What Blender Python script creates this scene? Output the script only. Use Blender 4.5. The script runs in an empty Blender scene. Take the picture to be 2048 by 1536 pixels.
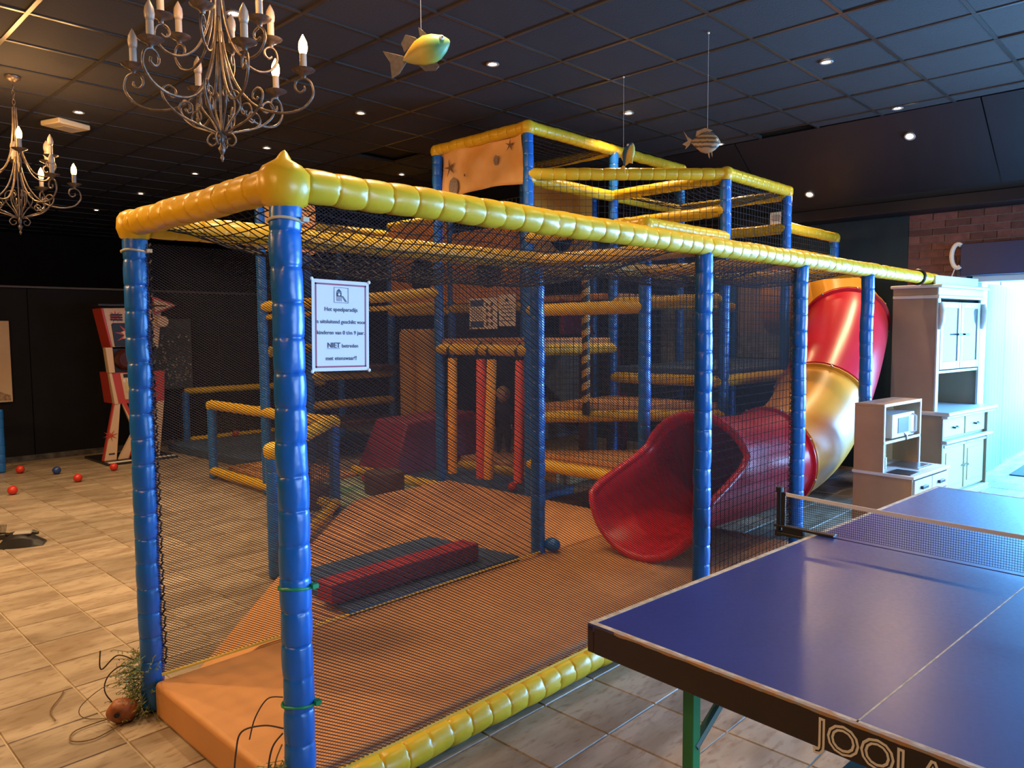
import bpy, math, random
from mathutils import Vector, Matrix, noise as mnoise
random.seed(11)
PI = math.pi
scene = bpy.context.scene
COL = scene.collection

# ---------------------------------------------------------------- camera
EYE = Vector((0.0, 0.0, 1.6))
RIGHT = Vector((0.69357888, -0.72034741, -0.00692427))
DOWN = Vector((-0.05621038, -0.04453391, -0.99742525))
FWD = Vector((0.71818433, 0.6921823, -0.07137878))
cd = bpy.data.cameras.new('camera')
cam = bpy.data.objects.new('camera', cd)
COL.objects.link(cam)
cd.sensor_width = 36.0
cd.lens = 1507.65 / 2048 * 36.0
cd.clip_start = 0.05
cd.clip_end = 200
m3 = Matrix((RIGHT, -DOWN, -FWD)).transposed()
cam.matrix_world = Matrix.Translation(EYE) @ m3.to_4x4()
scene.camera = cam

# ---------------------------------------------------------------- world, daylight, exposure
w = bpy.data.worlds.new('daylight'); scene.world = w
w.use_nodes = True
bg = w.node_tree.nodes['Background']
bg.inputs[0].default_value = (0.12, 0.45, 1.0, 1)
bg.inputs[1].default_value = 30.0
scene.view_settings.view_transform = 'Standard'
scene.view_settings.look = 'None'
scene.view_settings.gamma = 1.0
scene.view_settings.use_curve_mapping = False
scene.view_settings.exposure = 0.0
cy = scene.cycles
cy.max_bounces = 6; cy.diffuse_bounces = 3; cy.glossy_bounces = 3; cy.transmission_bounces = 5; cy.transparent_max_bounces = 6
cy.caustics_reflective = False; cy.caustics_refractive = False; cy.sample_clamp_indirect = 6.0
cy.use_adaptive_sampling = True; cy.adaptive_threshold = 0.02

def area_light(name, loc, rot, sx, sy, power, col):
    l = bpy.data.lights.new(name, 'AREA'); l.shape = 'RECTANGLE'
    l.size = sx; l.size_y = sy; l.energy = power; l.color = col
    o = bpy.data.objects.new(name, l); o.location = loc; o.rotation_euler = rot
    COL.objects.link(o); return o
DAY = (0.26, 0.56, 1.0)
# daylight through the windows in the right-hand wall, south of the doorway
area_light('window_daylight', (8.78, -0.70, 1.55), (0, PI/2, 0), 1.55, 1.9, 620, DAY)
area_light('window_daylight', (8.78, -3.05, 1.45), (0, PI/2, 0), 1.35, 1.9, 420, DAY)
# and through the wide window in the wall behind the viewer
area_light('window_daylight', (3.2, -5.38, 1.5), (PI/2, 0, 0), 4.0, 1.5, 430, (.45, .70, 1.0))

# ---------------------------------------------------------------- helpers
def empty(name, loc=(0, 0, 0), rz=0.0):
    o = bpy.data.objects.new(name, None); o.location = loc; o.rotation_euler = (0, 0, rz)
    o.empty_display_size = 0.1
    COL.objects.link(o); return o

def tag(o, label=None, cat=None, group=None, kind=None):
    if label: o['label'] = label
    if cat: o['category'] = cat
    if group: o['group'] = group
    if kind: o['kind'] = kind
    return o

class MB:
    def __init__(s): s.v = []; s.f = []; s.m = []; s.cur = 0
    def add(s, vs, fs):
        o = len(s.v); s.v += [tuple(p) for p in vs]
        s.f += [[i + o for i in f] for f in fs]; s.m += [s.cur] * len(fs); return s
    def box(s, x0, x1, y0, y1, z0, z1):
        return s.add([(x0,y0,z0),(x1,y0,z0),(x1,y1,z0),(x0,y1,z0),(x0,y0,z1),(x1,y0,z1),(x1,y1,z1),(x0,y1,z1)],
                     [(0,3,2,1),(4,5,6,7),(0,1,5,4),(1,2,6,5),(2,3,7,6),(3,0,4,7)])
    def prism(s, pts, h, O=(0,0,0), U=(1,0,0), V=(0,1,0)):
        """polygon pts (u,v) extruded by h along U x V"""
        O = Vector(O); U = Vector(U); V = Vector(V); N = U.cross(V).normalized()
        n = len(pts)
        a = sum(pts[i][0]*pts[(i+1) % n][1]-pts[(i+1) % n][0]*pts[i][1] for i in range(n))
        if a < 0: pts = list(reversed(pts))
        b = [O + U*p[0] + V*p[1] for p in pts]; t = [p + N*h for p in b]
        fs = [list(range(n))[::-1], list(range(n, 2*n))] + [(i, (i+1) % n, n+(i+1) % n, n+i) for i in range(n)]
        if h < 0: fs = [list(reversed(f)) for f in fs]
        return s.add(b + t, fs)
    def tube(s, path, r, n=8, cap=True, closed=False):
        path = [Vector(p) for p in path]; k = len(path)
        rs = r if isinstance(r, (list, tuple)) else [r]*k
        tang = []
        for i in range(k):
            if closed: t = path[(i+1) % k]-path[i-1]
            else: t = path[min(i+1, k-1)]-path[max(i-1, 0)]
            tang.append(t.normalized() if t.length > 1e-9 else Vector((0,0,1)))
        ref = Vector((0,0,1)) if abs(tang[0].z) < .9 else Vector((1,0,0))
        nv = (ref - tang[0]*ref.dot(tang[0])).normalized()
        vs = []
        for i in range(k):
            nv = (nv - tang[i]*nv.dot(tang[i]))
            nv = nv.normalized() if nv.length > 1e-6 else tang[i].orthogonal().normalized()
            bv = tang[i].cross(nv)
            for j in range(n):
                a = 2*PI*j/n
                vs.append(path[i] + (nv*math.cos(a)+bv*math.sin(a))*rs[i])
        fs = []
        for i in range(k if closed else k-1):
            i2 = (i+1) % k
            for j in range(n):
                j2 = (j+1) % n
                fs.append((i*n+j, i*n+j2, i2*n+j2, i2*n+j))
        if cap and not closed:
            fs.append(list(range(n))[::-1]); fs.append([(k-1)*n+j for j in range(n)])
        return s.add(vs, fs)
    def cyl(s, p0, p1, r, n=16): return s.tube([p0, p1], r, n)
    def lathe(s, prof, c=(0,0,0), n=20):
        """profile (r,z) about vertical axis at c"""
        vs = []; fs = []; k = len(prof)
        for (r, z) in prof:
            for j in range(n):
                a = 2*PI*j/n; vs.append((c[0]+max(r,1e-5)*math.cos(a), c[1]+max(r,1e-5)*math.sin(a), c[2]+z))
        for i in range(k-1):
            for j in range(n):
                j2 = (j+1) % n; fs.append((i*n+j, i*n+j2, (i+1)*n+j2, (i+1)*n+j))
        return s.add(vs, fs)
    def sphere(s, c, rx, ry=None, rz=None, n=16, k=10):
        ry = ry or rx; rz = rz or rx
        vs = []; fs = []
        for i in range(k+1):
            t = PI*i/k - PI/2
            for j in range(n):
                a = 2*PI*j/n
                vs.append((c[0]+rx*math.cos(t)*math.cos(a)*1.0, c[1]+ry*math.cos(t)*math.sin(a), c[2]+rz*math.sin(t)))
        for i in range(k):
            for j in range(n):
                j2 = (j+1) % n; fs.append((i*n+j, i*n+j2, (i+1)*n+j2, (i+1)*n+j))
        return s.add(vs, fs)
    def thread(s, a, b, th):
        """thin three-sided cord"""
        a = Vector(a); b = Vector(b); d = (b-a)
        if d.length < 1e-5: return s
        d.normalize(); u = d.orthogonal().normalized(); v = d.cross(u)
        offs = [u*th*.58, (u*-.5+v*.866)*th*.58, (u*-.5-v*.866)*th*.58]
        return s.add([a+o for o in offs]+[b+o for o in offs], [(0,1,4,3),(1,2,5,4),(2,0,3,5)])
    def mesh(s, name, smooth=None):
        me = bpy.data.meshes.new(name); me.from_pydata(s.v, [], s.f)
        me.polygons.foreach_set('material_index', s.m)
        if smooth is not None:
            me.polygons.foreach_set('use_smooth', [True]*len(s.f))
            if smooth < 180: me.set_sharp_from_angle(angle=math.radians(smooth))
        me.update(); return me
    def build(s, name, mats, parent=None, smooth=None, loc=(0,0,0), rz=0.0, bevel=0, seg=2):
        me = s.mesh(name, smooth)
        return link(name, me, mats, parent, loc, rz, bevel, seg)

def link(name, me, mats, parent=None, loc=(0,0,0), rz=0.0, bevel=0, seg=2):
    o = bpy.data.objects.new(name, me)
    if not isinstance(mats, (list, tuple)): mats = [mats]
    if mats and not len(me.materials):
        for mm in mats: me.materials.append(mm)
    o.location = loc; o.rotation_euler = (0, 0, rz)
    COL.objects.link(o)
    if parent is not None: o.parent = parent
    if bevel:
        b = o.modifiers.new('bevel', 'BEVEL'); b.width = bevel; b.segments = seg; b.limit_method = 'ANGLE'
        b.harden_normals = False
        me.polygons.foreach_set('use_smooth', [True]*len(me.polygons)); me.set_sharp_from_angle(angle=math.radians(35))
    return o

def copy_tree(o, parent=None):
    c = o.copy(); COL.objects.link(c)
    if parent is not None: c.parent = parent
    for ch in list(o.children): copy_tree(ch, c)
    return c

# ---------------------------------------------------------------- materials
def mat(name, col, rough=.5, metal=0.0, spec=.5, var=0.0, vscale=6.0, col2=None, bump=0.0, bscale=60.0, coat=0.0,
        rand=0.0, emit=None, estr=0.0, detail=4.0):
    m = bpy.data.materials.new(name); m.use_nodes = True
    nt = m.node_tree; b = nt.nodes['Principled BSDF']
    b.inputs['Base Color'].default_value = (*col, 1)
    b.inputs['Roughness'].default_value = rough
    b.inputs['Metallic'].default_value = metal
    b.inputs['Specular IOR Level'].default_value = spec
    b.inputs['Coat Weight'].default_value = coat
    tc = nt.nodes.new('ShaderNodeTexCoord')
    if var or col2 or rand:
        nz = nt.nodes.new('ShaderNodeTexNoise'); nz.inputs['Scale'].default_value = vscale; nz.inputs['Detail'].default_value = detail
        nt.links.new(tc.outputs['Object'], nz.inputs['Vector'])
        mix = nt.nodes.new('ShaderNodeMix'); mix.data_type = 'RGBA'
        c2 = col2 or tuple(c*(1-var) for c in col)
        mix.inputs['A'].default_value = (*col, 1); mix.inputs['B'].default_value = (*c2, 1)
        rmp = nt.nodes.new('ShaderNodeMapRange'); rmp.inputs['From Min'].default_value = .35; rmp.inputs['From Max'].default_value = .65
        nt.links.new(nz.outputs['Fac'], rmp.inputs['Value']); nt.links.new(rmp.outputs['Result'], mix.inputs['Factor'])
        out = mix.outputs['Result']
        if rand:
            oi = nt.nodes.new('ShaderNodeObjectInfo'); hs = nt.nodes.new('ShaderNodeHueSaturation')
            mr = nt.nodes.new('ShaderNodeMapRange'); mr.inputs['To Min'].default_value = 1-rand; mr.inputs['To Max'].default_value = 1+rand
            nt.links.new(oi.outputs['Random'], mr.inputs['Value']); nt.links.new(mr.outputs['Result'], hs.inputs['Value'])
            nt.links.new(out, hs.inputs['Color']); out = hs.outputs['Color']
            va = nt.nodes.new('ShaderNodeVectorMath'); va.operation = 'ADD'
            vm = nt.nodes.new('ShaderNodeVectorMath'); vm.operation = 'SCALE'; vm.inputs[0].default_value = (17, 31, 7)
            nt.links.new(oi.outputs['Random'], vm.inputs['Scale']); nt.links.new(tc.outputs['Object'], va.inputs[0]); nt.links.new(vm.outputs[0], va.inputs[1])
            nt.links.new(va.outputs[0], nz.inputs['Vector'])
        nt.links.new(out, b.inputs['Base Color'])
    if bump:
        n2 = nt.nodes.new('ShaderNodeTexNoise'); n2.inputs['Scale'].default_value = bscale
        nt.links.new(tc.outputs['Object'], n2.inputs['Vector'])
        bp = nt.nodes.new('ShaderNodeBump'); bp.inputs['Strength'].default_value = bump; bp.inputs['Distance'].default_value = .01
        nt.links.new(n2.outputs['Fac'], bp.inputs['Height']); nt.links.new(bp.outputs['Normal'], b.inputs['Normal'])
    if emit:
        b.inputs['Emission Color'].default_value = (*emit, 1); b.inputs['Emission Strength'].default_value = estr
    return m

M = {}
M['blue_pad'] = mat('blue_pad_vinyl', (.011, .13, .50), .30, var=.12, vscale=9, bump=.25, bscale=18)
M['yellow_pad'] = mat('yellow_pad_vinyl', (.68, .42, .018), .33, var=.12, vscale=7, bump=.25, bscale=18)
M['orange_mat'] = mat('orange_mat_vinyl', (.56, .27, .10), .55, var=.12, vscale=3, bump=.1, bscale=30)
M['blue_mat'] = mat('blue_mat_vinyl', (.035, .085, .19), .55, var=.15, vscale=4, bump=.1, bscale=30)
M['red_foam'] = mat('red_foam_vinyl', (.42, .012, .03), .5, var=.12, vscale=5)
M['maroon_foam'] = mat('maroon_foam_vinyl', (.20, .018, .055), .55, var=.12, vscale=4)
M['brown_foam'] = mat('brown_foam_vinyl', (.09, .04, .025), .6, var=.2, vscale=5)
M['green_mat'] = mat('green_mat_vinyl', (.10, .26, .16), .5, col2=(.45, .5, .36), vscale=3)
M['net_dark'] = mat('dark_net_cord', (.022, .020, .032), .8)
M['net_black'] = mat('black_net_cord', (.012, .012, .014), .8)
M['net_edge'] = mat('yellow_edge_cord', (.72, .42, .04), .6)
M['orange_panel'] = mat('orange_vinyl_panel', (.88, .37, .03), .5, col2=(.80, .30, .03), vscale=2.5)
M['slide_red'] = mat('red_slide_plastic', (.58, .022, .045), .3, var=.12, vscale=2)
M['slide_yellow'] = mat('amber_slide_plastic', (.76, .33, .035), .36, var=.1, vscale=2)
M['white'] = mat('white_plastic', (.75, .75, .75), .45)
M['black'] = mat('black_plastic', (.012, .012, .013), .4)
M['steel'] = mat('brushed_steel', (.45, .45, .46), .3, metal=1)
M['wood'] = mat('birch_board', (.42, .27, .15), .5, col2=(.36, .22, .12), vscale=4)
# ================================================================ room shell
def tile_mat(name, c1, c2, c3, rough):
    m = bpy.data.materials.new(name); m.use_nodes = True
    nt = m.node_tree; b = nt.nodes['Principled BSDF']; b.inputs['Roughness'].default_value = rough
    tc = nt.nodes.new('ShaderNodeTexCoord'); oi = nt.nodes.new('ShaderNodeObjectInfo')
    geo = nt.nodes.new('ShaderNodeNewGeometry')
    def noise(scale, stretch, det):
        mp = nt.nodes.new('ShaderNodeMapping'); mp.inputs['Scale'].default_value = stretch
        nt.links.new(geo.outputs['Position'], mp.inputs['Vector'])
        va = nt.nodes.new('ShaderNodeVectorMath'); va.operation = 'ADD'
        vm = nt.nodes.new('ShaderNodeVectorMath'); vm.operation = 'SCALE'; vm.inputs[0].default_value = (13, 29, 5)
        nt.links.new(oi.outputs['Random'], vm.inputs['Scale'])
        nt.links.new(mp.outputs[0], va.inputs[0]); nt.links.new(vm.outputs[0], va.inputs[1])
        n = nt.nodes.new('ShaderNodeTexNoise'); n.inputs['Scale'].default_value = scale; n.inputs['Detail'].default_value = det
        nt.links.new(va.outputs[0], n.inputs['Vector']); return n
    n1 = noise(2.2, (1, 3.4, 1), 4); n2 = noise(14, (1, 3, 1), 6)
    r1 = nt.nodes.new('ShaderNodeMapRange'); r1.inputs['From Min'].default_value = .40; r1.inputs['From Max'].default_value = .62
    r2 = nt.nodes.new('ShaderNodeMapRange'); r2.inputs['From Min'].default_value = .52; r2.inputs['From Max'].default_value = .72; r2.inputs['To Max'].default_value = .7
    nt.links.new(n1.outputs['Fac'], r1.inputs['Value']); nt.links.new(n2.outputs['Fac'], r2.inputs['Value'])
    mx = nt.nodes.new('ShaderNodeMix'); mx.data_type = 'RGBA'; mx.inputs['A'].default_value = (*c1, 1); mx.inputs['B'].default_value = (*c2, 1)
    nt.links.new(r1.outputs[0], mx.inputs['Factor'])
    mx2 = nt.nodes.new('ShaderNodeMix'); mx2.data_type = 'RGBA'; mx2.inputs['B'].default_value = (*c3, 1)
    nt.links.new(mx.outputs['Result'], mx2.inputs['A']); nt.links.new(r2.outputs[0], mx2.inputs['Factor'])
    hs = nt.nodes.new('ShaderNodeHueSaturation'); mr = nt.nodes.new('ShaderNodeMapRange')
    mr.inputs['To Min'].default_value = .82; mr.inputs['To Max'].default_value = 1.16
    nt.links.new(oi.outputs['Random'], mr.inputs['Value']); nt.links.new(mr.outputs[0], hs.inputs['Value'])
    nt.links.new(mx2.outputs['Result'], hs.inputs['Color']); nt.links.new(hs.outputs[0], b.inputs['Base Color'])
    bp = nt.nodes.new('ShaderNodeBump'); bp.inputs['Strength'].default_value = .15; bp.inputs['Distance'].default_value = .004
    nt.links.new(n2.outputs['Fac'], bp.inputs['Height']); nt.links.new(bp.outputs[0], b.inputs['Normal'])
    return m
M['floor_tile'] = tile_mat('stone_floor_tile', (.36, .295, .225), (.235, .178, .125), (.15, .09, .052), .42)
M['grout'] = mat('pale_grout', (.40, .33, .24), .9)
M['ceil_tile'] = mat('charcoal_ceiling_tile', (.019, .017, .020), .85, rand=.12, var=.1, bump=.25, bscale=90)
M['ceil_bar'] = mat('dark_ceiling_bar', (.075, .066, .062), .32, metal=.6)
M['ceil_void'] = mat('black_void', (.006, .006, .007), .95)
M['wall_dark'] = mat('dark_painted_wall', (.0055, .0055, .009), .75, spec=.2, var=.3, vscale=3, bump=.08, bscale=40)
M['wall_teal'] = mat('dark_teal_paint', (.010, .035, .055), .7, var=.15)
M['soffit'] = mat('dark_soffit_board', (.012, .013, .020), .55, spec=.3, rand=.06, var=.08)
M['brick'] = mat('painted_red_brick', (.20, .085, .08), .8, rand=.22, var=.3, vscale=14, bump=.5, bscale=60)
M['mortar'] = mat('grey_mortar', (.26, .21, .20), .9, var=.2, vscale=10)
M['frame_white'] = mat('white_window_frame', (.62, .64, .66), .45)

def seen(x, y, z, margin=60):
    d = Vector((x, y, z)) - EYE
    zc = d.dot(FWD)
    if zc < .3: return None
    px = 1024 + 1507.65*d.dot(RIGHT)/zc; py = 768 + 1507.65*d.dot(DOWN)/zc
    if -margin < px < 2048+margin and -margin < py < 1536+margin: return zc
    return None

XW, YB, XL, YS, HC = 8.9, 17.5, -5.0, -5.5, 3.58      # right wall, far wall, left wall, wall behind, ceiling height

# floor: slab with separate tiles on it
fl = MB().box(XL, XW+3.5, YS, YB, -.20, -.006).build('floor', M['grout']); tag(fl, kind='structure')
T = 1/3
cells = []
for a in range(-18, 34):
    for b in range(-22, 48):
        x = 1.0 + T*a; y = 1.73 + T*b
        if x < XL or x+T > XW+3.4 or y < YS or y+T > YB: continue
        cells.append((x, y))
def under_mat(x, y):
    return 1.25 < x < 4.5 and 2.25 < y < 3.1 or (2.0 < x < 4.5 and 3.3 < y < 4.4)
vis = []
for (x, y) in cells:
    zc = seen(x+T/2, y+T/2, 0)
    if zc is None or y > 11.2 or under_mat(x, y): continue
    if x > 1.2 and y < 1.5 and x < 4.4: zc += 3 if x > 2.1 else 0         # mostly below the table top
    vis.append((zc, x, y))
vis.sort()
near = set((x, y) for _, x, y in vis[:300])
tm = MB(); g = .0026
q = T-2*g
tm.add([(g,g,-.006),(T-g,g,-.006),(T-g,T-g,-.006),(g,T-g,-.006),(g+.003,g+.003,0),(T-g-.003,g+.003,0),(T-g-.003,T-g-.003,0),(g+.003,T-g-.003,0)],
       [(4,5,6,7),(0,1,5,4),(1,2,6,5),(2,3,7,6),(3,0,4,7)])
tile_me = tm.mesh('floor_tile'); tile_me.materials.append(M['floor_tile'])
rest = MB()
for (x, y) in cells:
    if (x, y) in near:
        link('floor_tile', tile_me, [], fl, (x, y, random.uniform(-.0006, .0006)))
    else:
        rest.add([(vx+x, vy+y, vz) for vx, vy, vz in tm.v], tm.f)
tag(rest.build('floor_tile_field', M['floor_tile'], fl), kind='stuff')

# ceiling: slab, hung grid bars and lay-in tiles
XE = 7.62
ce = MB().box(XL, XE, YS, YB, HC+.06, HC+.16).build('ceiling', M['ceil_void']); tag(ce, kind='structure')
G = .6
xs = [1.4 + G*k for k in range(-10, 11)]; ys = [2.5 + G*k for k in range(-13, 25)]
for x in xs:
    if XL < x < XE: MB().box(x-.013, x+.013, YS, YB, HC-.003, HC+.03).build('ceiling_bar', M['ceil_bar'], ce)
for y in ys:
    if YS < y < YB: MB().box(XL, XE, y-.012, y+.012, HC-.002, HC+.029).build('ceiling_bar', M['ceil_bar'], ce)
vis = []; cc = []
for x in xs:
    for y in ys:
        if x+G > XE+.45 or x < XL or y+G > YB: continue
        cc.append((x, y)); zc = seen(x+G/2, y+G/2, HC, 120)
        if zc: vis.append((zc, x, y))
vis.sort(); near = set((x, y) for _, x, y in vis[:290])
def ceil_tile(x1): return MB().box(.013, x1, .013, G-.013, .004, .018)
full = ceil_tile(G-.013).mesh('ceiling_tile'); full.materials.append(M['ceil_tile'])
half = ceil_tile(XE-xs[-1]-.005).mesh('ceiling_tile'); half.materials.append(M['ceil_tile'])
rest = MB()
for (x, y) in cc:
    edge = x+G > XE
    if (round(x, 2), round(y, 2)) in ((5.0, 6.7), (7.4, 3.1)): continue                     # tiles missing above the tower
    if (x, y) in near:
        o = link('ceiling_tile', half if edge else full, [], ce, (x, y, HC+random.uniform(-.001, .004)))
        o.rotation_euler = (random.uniform(-.003, .003), random.uniform(-.003, .003), 0)
    else:
        x1 = XE-.005 if edge else x+G-.013
        rest.box(x+.013, x1, y+.013, y+G-.013, HC+.004, HC+.018)
tag(rest.build('ceiling_tile_field', M['ceil_tile'], ce), kind='stuff')

# sloping boards between the ceiling edge and the eaves beam on the right
sb = MB().prism([(XE-.02, HC+.05), (XE+.02, HC+.10), (8.78, 3.02), (8.66, 2.86)], YB-YS, (0, YB, 0), (1,0,0), (0,0,1)).build('ceiling_slope', M['ceil_void'])
tag(sb, kind='structure')
d = Vector((1.02, 0, -.70)); L = d.length; d.normalize(); nrm = Vector((-d.z, 0, d.x))
y = -5.2
while y < YB-.2:
    y1 = min(y+2.30, YB)
    mb = MB()
    pts = [Vector((XE, yy, HC)) + d*t for yy in (y+.006, y1-.006) for t in (0.004, L)]
    pts = pts + [p + nrm*.014 for p in pts]
    mb.add(pts, [(0,1,3,2),(4,6,7,5),(0,4,5,1),(2,3,7,6),(0,2,6,4),(1,5,7,3)])
    mb.build('soffit_panel', M['soffit'], sb)
    y = y1
tag(MB().box(8.56, XW+.02, YS, YB, 2.80, 2.92).build('trim_1', M['soffit'], bevel=.006), kind='structure')

# right wall: teal paint to the north, brick above and beside the doorway
wr = MB()
wr.box(XW, XW+.25, 2.62, YB, 0, 2.95)
tag(wr.build('wall_right', M['wall_teal']), kind='structure')
wb = MB()
wb.box(XW+.012, XW+.25, 2.06, 2.62, 0, 2.95); wb.box(XW+.012, XW+.25, .45, 2.06, 2.12, 2.95)
wb.box(XW+.012, XW+.25, YS, .45, 2.15, 2.95); wb.box(XW+.012, XW+.25, YS, .45, 0, .75); wb.box(XW+.012, XW+.25, .25, .45, .75, 2.15)
wb.box(XW+.012, XW+.25, -2.05, -1.75, .75, 2.15); wb.box(XW+.012, XW+.25, YS, -4.05, .75, 2.15)
wbo = wb.build('wall_brick', M['mortar']); tag(wbo, kind='structure')
BL, BH = .235, .078
brick_me = MB().box(0, .02, .005, BL-.006, .005, BH-.006).mesh('brick'); brick_me.materials.append(M['brick'])
hb = MB().box(0, .02, .005, BL/2-.006, .005, BH-.006).mesh('brick'); hb.materials.append(M['brick'])
row = 0; z = 2.80-BH
while z > 1.85:
    off = (row % 2)*BL/2
    yy = 2.62-BL+ (BL/2 if row % 2 else 0)
    if row % 2: link('brick', hb, [], wbo, (XW-.004, 2.62-BL/2, z))
    if row % 2: yy = 2.62-BL/2-BL
    while yy > .3:
        if z > 2.10 or yy > 2.06:
            link('brick', brick_me, [], wbo, (XW-.004+random.uniform(0, .003), yy, z))
        yy -= BL
    row += 1; z -= BH
# windows south of the doorway (light the room, outside the frame)
for k, (y0, y1) in enumerate(((-1.75, .25), (-4.05, -2.05))):
    wf = MB()
    for (a, b, c, e) in ((y0, y1, .75, .81), (y0, y1, 2.09, 2.15), (y0, y0+.06, .75, 2.15), (y1-.06, y1, .75, 2.15), ((y0+y1)/2-.03, (y0+y1)/2+.03, .75, 2.15)):
        wf.box(XW+.08, XW+.15, a, b, c, e)
    o = wf.build('window_%d' % (k+1), M['frame_white']); tag(o, kind='structure')
wf = MB()
for (a, b, c, e) in ((1.15, 5.25, .70, .76), (1.15, 5.25, 2.24, 2.30), (1.15, 1.21, .7, 2.3), (5.19, 5.25, .7, 2.3), (2.5, 2.56, .7, 2.3), (3.85, 3.91, .7, 2.3)):
    wf.box(a, b, YS+.005, YS+.05, c, e)
tag(wf.build('window_4', M['frame_white']), kind='structure')
# walls out of sight
tag(MB().box(XL-.2, XL, YS, YB, 0, HC+.16).build('wall_left', M['wall_dark']), kind='structure')
tag(MB().box(XL, XW, YS-.2, YS, 0, HC+.16).build('wall_behind', M['wall_dark']), kind='structure')
tag(MB().box(XL, XW+.25, YB, YB+.2, 0, HC+.16).build('wall_far', M['wall_dark']), kind='structure')

# dark partition behind the play area, built of upright boards
pt = MB().box(XL, 8.88, 10.94, 11.04, 0, 2.17).build('wall_partition', M['wall_dark']); tag(pt, kind='structure')
x = 2.62-2.44*3
while x < 8.8:
    MB().box(x+.004, min(x+2.436, 8.86), 10.915, 10.94, .02, 2.16).build('wall_board', M['wall_dark'], pt, bevel=.003, seg=1)
    x += 2.44
tag(MB().box(XL, 8.88, 10.90, 10.95, 2.165, 2.19).build('trim_2', mat('worn_edge', (.05, .047, .05), .6), bevel=.003), kind='structure')
tag(MB().box(XL, 8.88, 10.902, 10.915, .0, .07).build('baseboard_partition', mat('scuffed_baseboard', (.022, .021, .022), .6, col2=(.09, .085, .08), vscale=9), bevel=.003), kind='structure')

# doorway: frame, glazed side screen with sheer curtain, roller blind box, doormat
df = MB()
df.box(XW+.02, XW+.2, 2.0, 2.06, 0, 2.12); df.box(XW+.02, XW+.2, .45, .51, 0, 2.12); df.box(XW+.02, XW+.2, .45, 2.06, 2.06, 2.12)
tag(df.build('door_1', M['frame_white'], bevel=.004), kind='structure')
mc = bpy.data.materials.new('sheer_white_curtain'); mc.use_nodes = True
nt = mc.node_tree; nt.nodes.clear()
ou = nt.nodes.new('ShaderNodeOutputMaterial'); tr = nt.nodes.new('ShaderNodeBsdfTranslucent'); df_ = nt.nodes.new('ShaderNodeBsdfDiffuse')
tr.inputs[0].default_value = (.85, .9, .92, 1); df_.inputs[0].default_value = (.8, .85, .88, 1)
ms = nt.nodes.new('ShaderNodeMixShader'); ms.inputs[0].default_value = .35
nt.links.new(tr.outputs[0], ms.inputs[1]); nt.links.new(df_.outputs[0], ms.inputs[2]); nt.links.new(ms.outputs[0], ou.inputs[0])
def curtain(x0, x1, y, z0, z1, folds, amp, label):
    mb = MB(); n = folds*10; vs = []
    for k, z in enumerate((z0, z0+(z1-z0)*.33, z0+(z1-z0)*.66, z1)):
        for i in range(n+1):
            t = i/n
            vs.append((x0+(x1-x0)*t, y+amp*(1-.25*k/3)*math.sin(t*folds*2*PI+.6*math.sin(t*9)), z))
    fs = [(k*(n+1)+i, k*(n+1)+i+1, (k+1)*(n+1)+i+1, (k+1)*(n+1)+i) for k in range(3) for i in range(n)]
    mb.add(vs, fs); o = mb.build('curtain', mc, smooth=180)
    s = o.modifiers.new('cloth', 'SOLIDIFY'); s.thickness = .002
    tag(o, label, 'curtain')
curtain(9.16, 9.95, 1.90, .05, 2.04, 6, .03, 'white sheer curtain panel nearest the dresser in the bright doorway')
curtain(9.98, 11.9, 1.93, .05, 2.04, 12, .035, 'wide white sheer curtain deeper in the bright doorway')
sc = MB()
for (a, b, c, e) in ((9.12, 9.17, 0, 2.12), (9.95, 10.0, 0, 2.12), (11.95, 12.0, 0, 2.12), (9.12, 12.0, 2.06, 2.12), (9.12, 12.0, 0, .04)):
    sc.box(a, b, 1.96, 2.02, c, e)
tag(sc.build('window_3', M['frame_white'], bevel=.004), kind='structure')
bb = empty('roller_blind_box', (8.80, 1.28, 2.12))
tag(bb, 'long dark navy roller blind box above the bright doorway', 'blind')
MB().box(-.06, .08, -.83, .80, .0, .32).build('box', mat('navy_blind_fabric', (.03, .035, .10), .6), bb, bevel=.006)
br = MB(); ring = []
for k in range(15):
    a = math.radians(120-k*17); ring.append((-.075, .82+.055*math.cos(a), .20+.12*math.sin(a)))
br.tube(ring, .022, 8)
br.build('bracket', M['white'], bb, smooth=40)
MB().tube([(-.075, .84, .08), (-.075, .90, -.10)], .005, 6).build('pull_cord', M['white'], bb)
tag(MB().box(9.5, 10.7, .95, 1.72, 0.001, .014).build('doormat', mat('grey_doormat', (.06, .065, .08), .95, bump=.6, bscale=200), bevel=.003),
    'dark grey doormat on the floor inside the bright doorway', 'doormat')
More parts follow.
